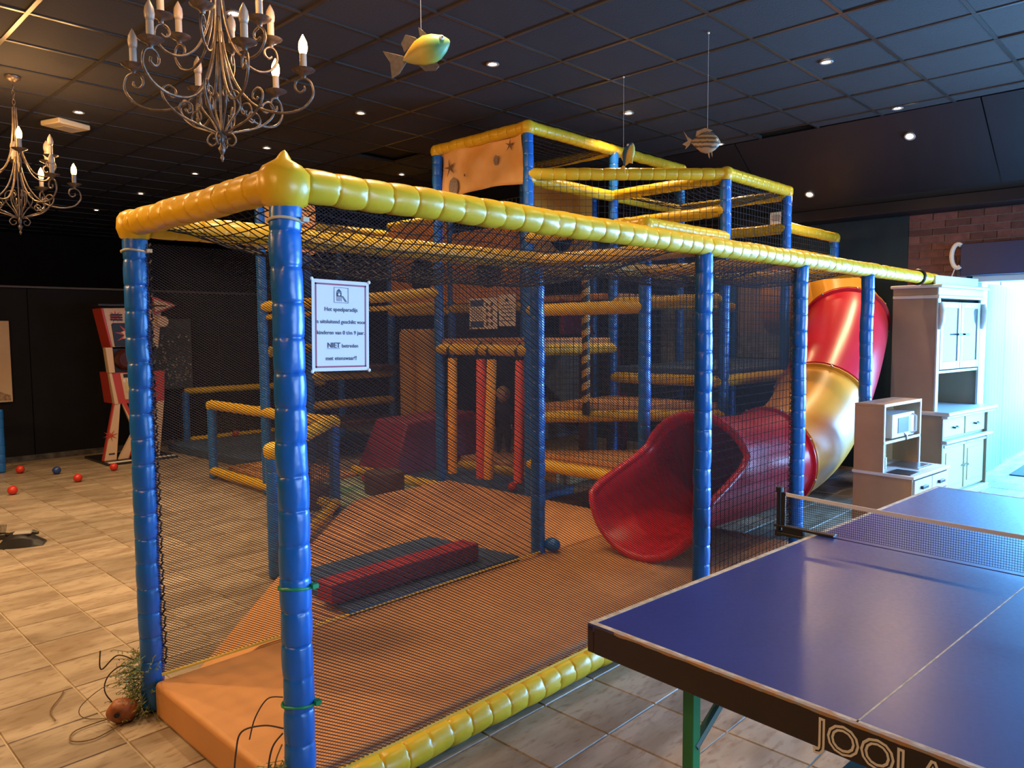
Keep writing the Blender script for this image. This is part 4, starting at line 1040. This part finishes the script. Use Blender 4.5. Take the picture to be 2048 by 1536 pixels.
for (x, y, lab) in [(7.87, 2.33, 'glowing spotlight in the sloping boards above the doorway brick'), (8.36, 3.48, 'glowing spotlight in the sloping boards behind the tower')]:
    z = HC - (x-XE)*.70/1.02
    downlight((x-.004, y, z-.004), lab, 70, (0, sl, 0))

# emergency light on the ceiling, white box on the eaves beam
e = empty('emergency_light', (2.32, 8.05, HC-.003), .35); tag(e, 'square yellowish emergency light box on the ceiling near the far chandelier', 'emergency light')
MB().box(-.16, .16, -.13, .13, -.05, 0).build('housing', mat('cream_housing', (.60, .50, .32), .45), e, bevel=.012)
MB().box(-.07, .09, -.07, .07, -.056, -.05).build('diffuser', mat('frosted_diffuser', (.45, .38, .26), .3), e, bevel=.003)
MB().box(-.15, .15, .13, .16, -.04, -.01).build('flap', M['ceil_bar'], e)
e = empty('alarm_box', (8.50, 3.90, 2.80)); tag(e, 'small white plastic box fixed under the sloping boards behind the tower', 'box')
MB().box(-.05, .05, -.08, .08, -.005, .135).build('body', M['white'], e, bevel=.008); MB().box(-.055, -.05, -.05, .05, .03, .10).build('grille', mat('grey_grille', (.35, .35, .35), .6), e)

# ================================================================ hanging fish
def fish(name, loc, rz, tilt, L, H, Wd, mt, fin, label, zc, fins, eye=True, cat='fish ornament'):
    c = empty(name, loc); c.rotation_euler = (0, tilt, rz); tag(c, label, cat, 'fish ornaments hung from the ceiling')
    prof = [(-.5, .06, .05), (-.42, .10, .10), (-.30, .26, .30), (-.12, .44, .62), (.06, .50, .85), (.22, .44, .90), (.36, .30, .72), (.45, .16, .42), (.495, .05, .14)]
    mb = MB(); n = 16; vs = []
    for (x, h, ww) in prof:
        for j in range(n):
            a = 2*PI*j/n; vs.append((x*L, .5*Wd*ww*math.cos(a), H*h*math.sin(a)-.02*H))
    k = len(prof)
    mb.add(vs, [(i*n+j, (i+1)*n+j, (i+1)*n+(j+1) % n, i*n+(j+1) % n) for i in range(k-1) for j in range(n)]+[list(range(n)), [(k-1)*n+j for j in range(n)][::-1]])
    mb.build('body', mt, c, smooth=60)
    for nm, pts in fins:
        MB().prism([(u*L, v*H) for u, v in pts], .006, (0, .003, 0), (1,0,0), (0,0,1)).build(nm, fin, c, bevel=.001, seg=1)
    if eye:
        for s in (-1, 1):
            MB().sphere((.36*L, s*.5*Wd*.60, .10*H), .013*L/.25, n=10, k=8).build('eye', M['white'], c, smooth=180)
            MB().sphere((.372*L, s*.5*Wd*.74, .10*H), .007*L/.25, n=8, k=6).build('pupil', M['black'], c, smooth=180)
    R = Matrix.Rotation(rz, 4, 'Z') @ Matrix.Rotation(tilt, 4, 'Y')
    top = R @ Vector((.04*L, 0, .5*H)); inv = R.inverted()
    MB().tube([inv @ top, inv @ Vector((top.x, top.y, HC-loc[2]))], .0012, 5).build('string', mat('clear_string', (.45, .43, .42), .4), c)
    MB().sphere(inv @ Vector((top.x, top.y, HC-loc[2]-.006)), .008, n=8, k=6).build('hook', M['white'], c, smooth=180)
    return c
def ramp_mat(name, axis, stops, rough=.45, wave=None):
    m = bpy.data.materials.new(name); m.use_nodes = True; nt = m.node_tree; b = nt.nodes['Principled BSDF']; b.inputs['Roughness'].default_value = rough
    tc = nt.nodes.new('ShaderNodeTexCoord'); sp = nt.nodes.new('ShaderNodeSeparateXYZ'); nt.links.new(tc.outputs['Generated'], sp.inputs[0])
    nz = nt.nodes.new('ShaderNodeTexNoise'); nz.inputs['Scale'].default_value = 9
    nt.links.new(tc.outputs['Generated'], nz.inputs['Vector'])
    ad = nt.nodes.new('ShaderNodeMath'); ad.operation = 'MULTIPLY_ADD'; ad.inputs[1].default_value = .10; nt.links.new(nz.outputs['Fac'], ad.inputs[0]); nt.links.new(sp.outputs[axis], ad.inputs[2])
    sb = nt.nodes.new('ShaderNodeMath'); sb.operation = 'SUBTRACT'; sb.inputs[1].default_value = .05; nt.links.new(ad.outputs[0], sb.inputs[0])
    cr_ = nt.nodes.new('ShaderNodeValToRGB'); cr_.color_ramp.interpolation = 'LINEAR'
    while len(cr_.color_ramp.elements) > 1: cr_.color_ramp.elements.remove(cr_.color_ramp.elements[-1])
    cr_.color_ramp.elements[0].position = stops[0][0]; cr_.color_ramp.elements[0].color = (*stops[0][1], 1)
    for p, c in stops[1:]:
        e_ = cr_.color_ramp.elements.new(p); e_.color = (*c, 1)
    nt.links.new(sb.outputs[0], cr_.inputs[0]); nt.links.new(cr_.outputs[0], b.inputs['Base Color']); return m
heading = math.atan2(RIGHT.y, RIGHT.x)
fish('hanging_fish', (2.12, 2.54, 2.785), heading+.1, -.42, .225, .125, .085, ramp_mat('green_yellow_fish', 0, [(0, (.30, .20, .05)), (.4, (.50, .30, .03)), (.6, (.26, .30, .05)), (.75, (.08, .27, .10)), (1, (.22, .34, .12))]),
     mat('olive_fin', (.13, .08, .045), .5, var=.3, vscale=60), 'green and yellow plastic fish hanging by the near chandelier', 0,
     [('tail_fin', [(-.42, .10), (-.60, .34), (-.74, .52), (-.70, .1), (-.80, -.42), (-.62, -.36), (-.42, -.12)]), ('dorsal_fin', [(-.38, .2), (-.36, .52), (-.22, .72), (-.08, .52), (-.05, .42)]),
      ('crest', [(.0, .42), (.06, .78), (.16, .44)]), ('anal_fin', [(-.26, -.26), (-.16, -.62), (.02, -.74), (.12, -.66), (.10, -.44)]), ('side_fin', [(.02, -.02), (.16, .06), (.14, -.16)])])
stripe = ramp_mat('striped_fish', 2, [(.0, (.36, .22, .12)), (.22, (.38, .23, .12)), (.25, (.08, .04, .02)), (.31, (.08, .04, .02)), (.34, (.38, .22, .10)), (.42, (.38, .22, .10)), (.45, (.08, .04, .02)), (.50, (.08, .04, .02)),
          (.53, (.38, .22, .09)), (.60, (.36, .2, .08)), (.63, (.09, .05, .02)), (.68, (.09, .05, .02)), (.71, (.3, .18, .08)), (.78, (.42, .28, .15)), (.82, (.12, .08, .05)), (1, (.25, .2, .2))])
fish('hanging_fish', (4.66, 2.66, 2.86), heading-.15, .08, .20, .15, .07, stripe, mat('tan_fin', (.42, .22, .09), .5, var=.3, vscale=50), 'tan fish with dark stripes hanging over the slide', 0,
     [('tail_fin', [(-.46, .08), (-.60, .20), (-.76, .46), (-.58, .02), (-.76, -.14), (-.62, -.22), (-.64, -.36), (-.5, -.14)]), ('dorsal_fin', [(-.34, .22), (-.32, .46), (-.05, .62), (.2, .52), (.06, .42)]),
      ('pelvic_fin', [(.1, -.42), (.14, -.62), (.2, -.74), (.17, -.44)]), ('pelvic_fin', [(.2, -.40), (.25, -.58), (.28, -.68), (.26, -.40)])])
fish('hanging_fish', (4.98, 3.52, 2.965), heading-1.0, -1.05, .20, .13, .07, ramp_mat('blue_yellow_fish', 2, [(0, (.55, .42, .08)), (.35, (.55, .42, .1)), (.45, (.02, .12, .40)), (.8, (.02, .10, .35)), (1, (.5, .4, .1))]),
     mat('yellow_fin', (.62, .46, .10), .5), 'blue and yellow fish hanging before the tower rail', 0,
     [('tail_fin', [(-.44, .08), (-.66, .28), (-.60, .0), (-.7, -.34), (-.44, -.1)]), ('dorsal_fin', [(-.3, .28), (-.2, .58), (.16, .5), (.1, .42)]), ('anal_fin', [(-.26, -.28), (-.2, -.66), (.06, -.46)])])

# ================================================================ notices and banner
S_ = empty('rules_sign', (1.228, 2.028, 1.478)); tag(S_, 'white sign with crimson border hanging on the front net beside the near blue post', 'sign')
S_.rotation_euler = (0, .02, 0)
sw, sh = .208, .282
MB().box(0, sw, -.001, .001, 0, sh).build('sheet', M['paper'], S_)
for (a, b, c, d) in ((.011, sw-.011, .011, .016), (.011, sw-.011, sh-.016, sh-.011), (.011, .016, .011, sh-.011), (sw-.016, sw-.011, .011, sh-.011)):
    MB().box(a, b, -.0016, -.001, c, d).build('border', M['crimson'], S_)
U, V = (1, 0, 0), (0, 0, 1); ty = -.0017
for body, z, s in (('Het speelparadijs', .186, .0175), ('is uitsluitend geschikt voor', .148, .0168), ('kinderen van 0 t/m 9 jaar.', .114, .0168), ('met etenswaar!!', .034, .0175)):
    text(body, 'lettering', s, (sw/2, ty, z), U, V, M['ink'], S_, 'CENTER', .0002, .0002)
text('NIET', 'lettering', .022, (sw/2-.028, ty, .073), U, V, M['ink'], S_, 'CENTER', .0002, .0006); MB().box(sw/2-.052, sw/2-.006, ty-.0002, ty+.0002, .0695, .0708).build('underline', M['ink'], S_)
text('betreden', 'lettering', .0168, (sw/2+.032, ty, .073), U, V, M['ink'], S_, 'CENTER', .0002, .0002)
px_, pz_ = sw/2-.026, .212
for (a, b, c, d) in ((0, .052, 0, .0012), (0, .052, .0468, .048), (0, .0012, 0, .048), (.0508, .052, 0, .048)): MB().box(px_+a, px_+b, ty-.0002, ty+.0002, pz_+c, pz_+d).build('pictogram_frame', M['ink'], S_)
pic = MB()
pic.prism([(.008, .034), (.028, .034), (.018, .044)], .0004, (px_, ty+.0002, pz_), U, V); pic.prism([(.009, .020), (.027, .020), (.027, .033), (.009, .033)], .0004, (px_, ty+.0002, pz_), U, V)
for x in (.010, .015, .020, .0255): pic.prism([(x, .005), (x+.0012, .005), (x+.0012, .020), (x, .020)], .0004, (px_, ty+.0002, pz_), U, V)
for o_ in (0, .004): pic.prism([(.027+o_, .022), (.029+o_, .022), (.043+o_, .004), (.0405+o_, .004)], .0004, (px_, ty+.0002, pz_), U, V)
pic.build('playhouse_pictogram', M['ink'], S_)
MB().lathe([(0, 0), (.0042, 0), (.0042, .0004), (0, .0004)], n=16).build('pictogram_window', M['paper'], S_, loc=(px_+.018, ty-.0006, pz_+.0265)).rotation_euler = (PI/2, 0, 0)
for (x, z) in ((0, 0), (sw, 0), (0, sh), (sw, sh)): MB().sphere((x, -.002, z), .006, .003, .006, 10, 6).build('corner_tie', M['white'], S_, smooth=180)

def board(name, y0, y1, z0, z1, label):
    e = empty(name, (4.765, (y0+y1)/2, z0)); tag(e, label, 'notice'); h = (y1-y0)/2
    MB().box(-.003, .003, -h, h, 0, z1-z0).build('sheet', mat('notice_paper', (.58, .50, .44), .5), e)
    return e, h, z1-z0
e, h, H_ = board('notice_board', 4.772, 5.128, 1.612, 1.890, 'wide white notice with two blue boxes seen through the net')
M['notice_blue'] = mat('navy_print', (.02, .05, .16), .5)
Ub, Vb = Vector((0, -1, 0)), Vector((0, 0, 1))
for (a, b, c, d) in ((-.165, .01, .205, .262), (-.165, .01, .014, .072)): MB().box(-.0045, -.003, -b, -a, c, d).build('print_box', M['notice_blue'], e)
for k in range(7): MB().box(-.0042, -.003, .0, .155, .185-.016*k, .190-.016*k).build('print_line', M['ink'], e)
for r in range(4):
    for q in range(2): MB().lathe([(0, 0), (.018, 0), (.018, .001), (0, .001)], n=10).build('print_icon', M['brown_foam'], e, loc=(-.0042, -.055-.06*q, .045+.058*r)).rotation_euler = (0, -PI/2, 0)
e, h, H_ = board('notice_board', 4.545, 4.745, 1.635, 1.912, 'narrow white notice beside the wider one behind the net')
for k in range(5): MB().box(-.0042, -.003, -.07, .07, .045+.034*k, .052+.034*k).build('print_line', M['ink'], e)
MB().prism([(-.025, .215), (.025, .215), (.0, .255)], .001, (-.004, 0, 0), Ub, Vb).build('print_icon', M['ink'], e)

BN = empty('banner', (4.84, 5.05, 2.86)); tag(BN, 'orange sand-coloured banner with starfish and shells under the top yellow rail', 'banner')
bm = mat('sandy_banner_print', (.72, .36, .10), .5, col2=(.80, .50, .24), vscale=4, detail=2)
mb = MB(); nx, nz_ = 30, 12; vs = []
def BY(s, t): return Vector((.02*math.sin(s*7+t*3)+.012*math.sin(s*15-t*5), .53-1.06*s, .02*(1-t)*math.sin(s*3)+ .44*t))
for j in range(nz_+1):
    for i in range(nx+1): vs.append(BY(i/nx, j/nz_))
mb.add(vs, [(j*(nx+1)+i, j*(nx+1)+i+1, (j+1)*(nx+1)+i+1, (j+1)*(nx+1)+i) for j in range(nz_) for i in range(nx)])
o = mb.build('sheet', bm, BN, smooth=180); s = o.modifiers.new('cloth', 'SOLIDIFY'); s.thickness = .003
def decal(pts, s, t, mt, nm):
    c = BY(s, t)+Vector((-.026, 0, 0)); MB().prism(pts, .002, c, Ub, Vb).build(nm, mt, BN)
def starfish(r, rot): return [((r if k % 2 == 0 else r*.22)*math.cos(rot+PI*k/5), (r if k % 2 == 0 else r*.22)*math.sin(rot+PI*k/5)) for k in range(10)]
M['pr_dark'] = mat('brown_starfish_print', (.16, .08, .05), .6); M['pr_grey'] = mat('grey_shell_print', (.32, .24, .20), .6, col2=(.18, .13, .12), vscale=60)
decal(starfish(.085, .5), .14, .60, M['pr_dark'], 'starfish_print'); decal(starfish(.06, .2), .86, .80, M['pr_dark'], 'starfish_print')
decal([(.065*math.cos(a), .085*math.sin(a)*(1+.05*math.cos(8*a))) for a in [2*PI*k/24 for k in range(24)]], .15, .20, M['pr_grey'], 'shell_print')
decal([(.028*math.cos(a), .045*math.sin(a)) for a in [2*PI*k/16 for k in range(16)]], .70, .55, M['pr_grey'], 'shell_print')
decal([(.010*math.cos(a), .012*math.sin(a)) for a in [2*PI*k/12 for k in range(12)]], .34, .36, M['pr_dark'], 'shell_print')

# printed scenery boards at the back of the tower
MB_ = mat('beach_mural', (.42, .30, .22), .6, col2=(.36, .25, .19), vscale=3)
e = empty('mural_board', (8.55, 3.85, 1.25)); tag(e, 'tan printed beach mural board behind the netted blue platform', 'mural')
MB().box(0, .02, -.56, .56, .30, 1.10).build('upper_print', MB_, e); MB().box(0, .02, -.56, .56, 0, .30).build('lower_print', mat('dune_print', (.16, .17, .18), .6, col2=(.34, .33, .32), vscale=9), e)
e = empty('mural_board', (8.868, 5.35, 1.10)); tag(e, 'pale grey printed mural board in the dark behind the tower', 'mural')
MB().box(0, .02, -.36, .36, 0, .85).build('print', mat('pale_mural', (.20, .24, .27), .6, col2=(.34, .36, .36), vscale=7), e); MB().box(-.01, 0, -.70, -.37, -.1, .8).build('coral_print', mat('coral_print', (.22, .06, .05), .6, col2=(.04, .04, .06), vscale=10), e)

# ================================================================ balls
def ball(x, y, z, mt, label, r=.036):
    mb = MB(); mb.sphere((0, 0, r), r, n=20, k=14)
    o = mb.build('play_ball', mt, loc=(x, y, z), smooth=180); tag(o, label, 'ball', 'loose plastic play balls')
M['ball_red'] = mat('red_ball_plastic', (.55, .035, .02), .3); M['ball_blue'] = mat('blue_ball_plastic', (.015, .05, .22), .3)
ball(2.24, 10.0, 0, M['ball_red'], 'red ball on the floor touching the short left fence post', .045); ball(2.51, 9.62, 0, M['ball_blue'], 'dark blue ball on the tiled floor', .045); ball(2.53, 8.94, 0, M['ball_red'], 'red ball on the tiles right of the blue ball', .045)
ball(3.03, 9.36, 0, M['ball_red'], 'red ball just before the boxing machine', .045); ball(1.88, 8.72, 0, M['ball_red'], 'nearest red ball at the left edge of the floor', .045); ball(4.22, 10.62, 0, M['ball_red'], 'red ball in the corner behind the boxing machine', .045)
ball(4.42, 6.33, .062, M['ball_red'], 'red ball on the pale green mat beside the stump', .045); ball(4.98, 4.80, .102, M['ball_red'], 'red ball on the mat by the hanging poles', .045); ball(4.95, 10.25, .112, M['ball_red'], 'red ball on the far blue mat', .045)

# ================================================================ plants, rock, brush
M['leaf'] = mat('plastic_foliage', (.10, .13, .03), .6, col2=(.20, .22, .05), vscale=40); M['twig'] = mat('dark_twig', (.05, .03, .015), .7); M['twig_b'] = mat('brown_twig', (.16, .09, .03), .7)
def plant(x, y, zs, hgt, rad, n, label, twigs, side):
    e = empty('plastic_plant', (x, y, 0)); tag(e, label, 'plant', 'plastic plants tied to the posts')
    mb = MB()
    for k in range(n):
        z = zs+hgt*random.random(); a = side+random.gauss(0, .75); r0 = RP+.005; r1 = r0+rad*random.uniform(.2, 1)
        p0 = Vector((r0*math.cos(a), r0*math.sin(a), z)); p1 = Vector((r1*math.cos(a+random.gauss(0, .3)), r1*math.sin(a+random.gauss(0, .3)), max(.008, z+random.uniform(-.06, .03))))
        mb.thread(p0, p1, .0022)
        for q in range(5):
            c = p0.lerp(p1, .35+.16*q); dv = Vector((random.gauss(0, 1), random.gauss(0, 1), random.gauss(0, 1))).normalized(); d2 = dv.orthogonal().normalized()
            l, w2 = random.uniform(.012, .024), .0028
            pts = [c, c+dv*l*.5+d2*w2, c+dv*l, c+dv*l*.5-d2*w2]
            pts = [Vector((p.x, p.y, max(.006, p.z))) for p in pts]
            mb.add(pts, [(0, 1, 2, 3)])
    tag(mb.build('foliage', M['leaf'], e), kind='stuff')
    for pts, r, mt in twigs:
        MB().tube(smooth_path(pts, 6), r, 6).build('twig', mt, e, smooth=70)
L_ = -RIGHT; C_ = -Vector((FWD.x, FWD.y, 0)).normalized()
def fr(u, v, z): p = L_*u + C_*v; return (p.x, p.y, max(.008, z))
sd_ = math.atan2((L_+C_*.6).y, (L_+C_*.6).x)
plant(gx(0), gy(1), .0, .26, .11, 150, 'green plastic plant tangle at the foot of the left entrance post', [
    ([fr(.05,.05,.20), fr(.10,.06,.22), fr(.16,.06,.17), fr(.17,.06,.10), fr(.10,.06,.02)], .0028, M['twig']),
    ([fr(.05,.05,.24), fr(.12,.05,.26), fr(.19,.05,.20), fr(.19,.05,.28)], .003, M['twig']),
    ([fr(.06,.06,.15), fr(.16,.07,.14), fr(.26,.09,.06), fr(.24,.09,.01), fr(.10,.08,.01)], .0018, M['twig_b']),
    ([fr(.06,.10,.0), fr(.12,.24,.0), fr(.20,.26,.01), fr(.23,.18,.0), fr(.14,.08,.0)], .0028, M['twig_b']),
    ([fr(.36,.10,.0), fr(.43,.02,.0), fr(.46,-.10,.0), fr(.48,-.16,.0)], .0022, M['twig_b'])], sd_)
plant(gx(0), gy(0), .10, .18, .06, 70, 'green plastic plant with long bare twigs at the nearest blue post', [
    ([fr(.04,.03,.38), fr(.10,.03,.39), fr(.17,.03,.37), fr(.19,.03,.30), fr(.20,.03,.20)], .0028, M['twig']),
    ([fr(.04,.03,.48), fr(.09,.02,.47), fr(.13,.02,.41), fr(.15,.02,.34)], .0022, M['twig']),
    ([fr(.04,.04,.37), fr(.07,.05,.33), fr(.085,.05,.25), fr(.08,.05,.16)], .0028, M['twig']),
    ([fr(.04,.05,.34), fr(.06,.06,.28), fr(.055,.06,.2), fr(.03,.06,.12)], .0024, M['twig_b']),
    ([fr(.05,.05,.20), fr(.10,.06,.17), fr(.15,.06,.11)], .0022, M['twig'])], sd_)
mb = MB(); mb.sphere((0, 0, .05), .06, .042, .05, 20, 14)
mb.v = [(vx*(1+.16*mnoise.noise((vx*18, vy*18, vz*18))), vy*(1+.16*mnoise.noise((vy*18, vz*18, 2))), max(.001, vz*(1+.1*mnoise.noise((vx*20, 4, vz*20))))) for vx, vy, vz in mb.v]
e = empty('wooden_lump', (1.04, 3.24, 0), -.5); tag(e, 'rounded reddish-brown wooden lump on the tiles beside the plant', 'lump')
mb.build('body', mat('reddish_wood', (.32, .10, .035), .45, var=.4, vscale=25), e, smooth=180)
MB().lathe([(0, 0), (.010, 0), (.010, .012), (0, .012)], n=12).build('hole', M['black'], e, loc=(-.012, -.044, .055)).rotation_euler = (1.35, 0, 0)
def at_floor(o, x, y, rz): o.location = (x, y, 0); o.rotation_euler = (0, 0, rz)
e = empty('hand_brush', (1.38, 6.90, 0), heading+.12); tag(e, 'black hand brush with upturned bristles at the left edge of the floor', 'brush')
MB().tube([(.05, 0, .03), (.12, 0, .04), (.25, 0, .045), (.29, 0, .04)], [.012, .018, .02, .012], 10).build('handle', M['black'], e, smooth=60)
MB().box(-.22, .06, -.03, .03, .001, .045).build('brush_head', M['black'], e, bevel=.008)
bz = MB()
for k in range(26):
    for q in range(3): bz.thread((-.21+.01*k, -.018+.018*q, .045), (-.215+.0105*k, -.022+.022*q, .11), .004)
tag(bz.build('bristles', M['black'], e), kind='stuff')
e = empty('dustpan', (1.44, 6.58, 0), heading+.35); tag(e, 'small black and grey dustpan lying in front of the hand brush', 'dustpan')
mb = MB(); vs = []
for k in range(9):
    t = k/8; x = -.13+.30*t; hh = .02+.085*math.sin(PI*min(1, t*1.05))**.8
    for (yy, zz) in ((-.09, .002), (-.075, hh*.7), (0, hh), (.075, hh*.7), (.09, .002)): vs.append((x, yy*(.55+.45*math.sin(PI*(.15+.7*t))), zz))
mb.add(vs, [(k*5+i, k*5+i+1, (k+1)*5+i+1, (k+1)*5+i) for k in range(8) for i in range(4)]+[(0,1,2,3,4), (44,43,42,41,40)])
mb.build('shell', M['black'], e, smooth=50)
MB().box(-.03, .09, -.035, .035, .085, .108).build('grip', mat('grey_grip', (.28, .25, .22), .5), e, bevel=.012, seg=3)
tag(MB().tube([(.028*math.cos(a), .028*math.sin(a), .006+.004*math.sin(a)) for a in [2*PI*k/24 for k in range(24)]], .0035, 7, closed=True).build('metal_ring', M['steel'], loc=(1.63, 2.02, .002), smooth=60),
    'small loose metal ring on the grey tiles before the yellow roll', 'ring')

# ================================================================ small child behind the hanging poles
CH = empty('person', (6.10, 6.02, .20)); tag(CH, 'small blond child in dark navy clothes standing behind the hanging foam poles', 'person')
CH.rotation_euler = (0, 0, math.atan2(-FWD.y, -FWD.x))
def skin_body(name, verts, edges, radii, mt, sub=2):
    me = bpy.data.meshes.new(name); me.from_pydata(verts, edges, []); o = link(name, me, [mt], CH)
    sk = o.modifiers.new('skin', 'SKIN'); sk.use_smooth_shade = True
    for v, r in zip(me.skin_vertices[0].data, radii): v.radius = (r, r)
    me.skin_vertices[0].data[0].use_root = True
    s = o.modifiers.new('sub', 'SUBSURF'); s.levels = sub; s.render_levels = sub; return o
M['skin'] = mat('skin', (.45, .24, .16), .5); M['navy'] = mat('navy_cloth', (.012, .016, .05), .8, bump=.2, bscale=80); M['hair'] = mat('blond_hair', (.42, .27, .10), .55, bump=.5, bscale=120)
V_ = [(0,0,.30), (0,0,.40), (.005,0,.49), (0,0,.545), (0,0,.585), (.01,.085,.50), (.03,.105,.41), (.07,.095,.33), (.01,-.085,.50), (.03,-.105,.41), (.07,-.095,.33),
      (0,.045,.26), (.01,.05,.15), (0,.05,.05), (.06,.055,.025), (0,-.045,.26), (.01,-.05,.15), (0,-.05,.05), (.06,-.055,.025)]
E_ = [(0,1),(1,2),(2,3),(3,4),(2,5),(5,6),(6,7),(2,8),(8,9),(9,10),(0,11),(11,12),(12,13),(13,14),(0,15),(15,16),(16,17),(17,18)]
R_ = [.075,.078,.070,.036,.034,.038,.031,.024,.038,.031,.024,.050,.040,.030,.026,.050,.040,.030,.026]
skin_body('body', V_, E_, R_, M['navy'])
mb = MB(); mb.sphere((.012, 0, .665), .078, .072, .092, 20, 14); mb.sphere((.088, 0, .655), .014, .012, .014, 10, 8)
for s in (-1, 1): mb.sphere((.0, s*.072, .66), .012, .010, .02, 8, 6)
mb.build('head', M['skin'], CH, smooth=180)
for s in (-1, 1): MB().sphere((.078, s*.028, .678), .008, .010, .007, 8, 6).build('eye', M['black'], CH, smooth=180)
MB().box(.078, .086, -.018, .018, .618, .624).build('mouth', mat('lips', (.30, .10, .08), .5), CH, bevel=.002)
mb = MB(); mb.sphere((0, 0, .680), .086, .081, .088, 20, 14); mb.v = [(x, y, z) if not (x > .035 and z < .705) else (.035+(x-.035)*.1, y, z) for x, y, z in mb.v]; mb.build('hair', M['hair'], CH, smooth=180)
for s in (-1, 1):
    hd = MB(); hx, hy, hz = .085, s*.095, .315
    hd.sphere((hx, hy, hz), .017, .011, .020, 10, 8)
    for k, (dl, o_) in enumerate(((.026, -.010), (.031, -.003), (.029, .004), (.022, .010))):
        hd.tube([(hx+o_, hy, hz-.010), (hx+o_+.003, hy, hz-.010-dl*.6), (hx+o_+.008, hy-s*.006, hz-.010-dl)], [.0052, .0047, .0038], 6)
    hd.tube([(hx+.010, hy, hz+.004), (hx+.021, hy-s*.004, hz-.006), (hx+.022, hy-s*.006, hz-.020)], [.0055, .005, .004], 6)
    hd.build('hand', M['skin'], CH, smooth=60)
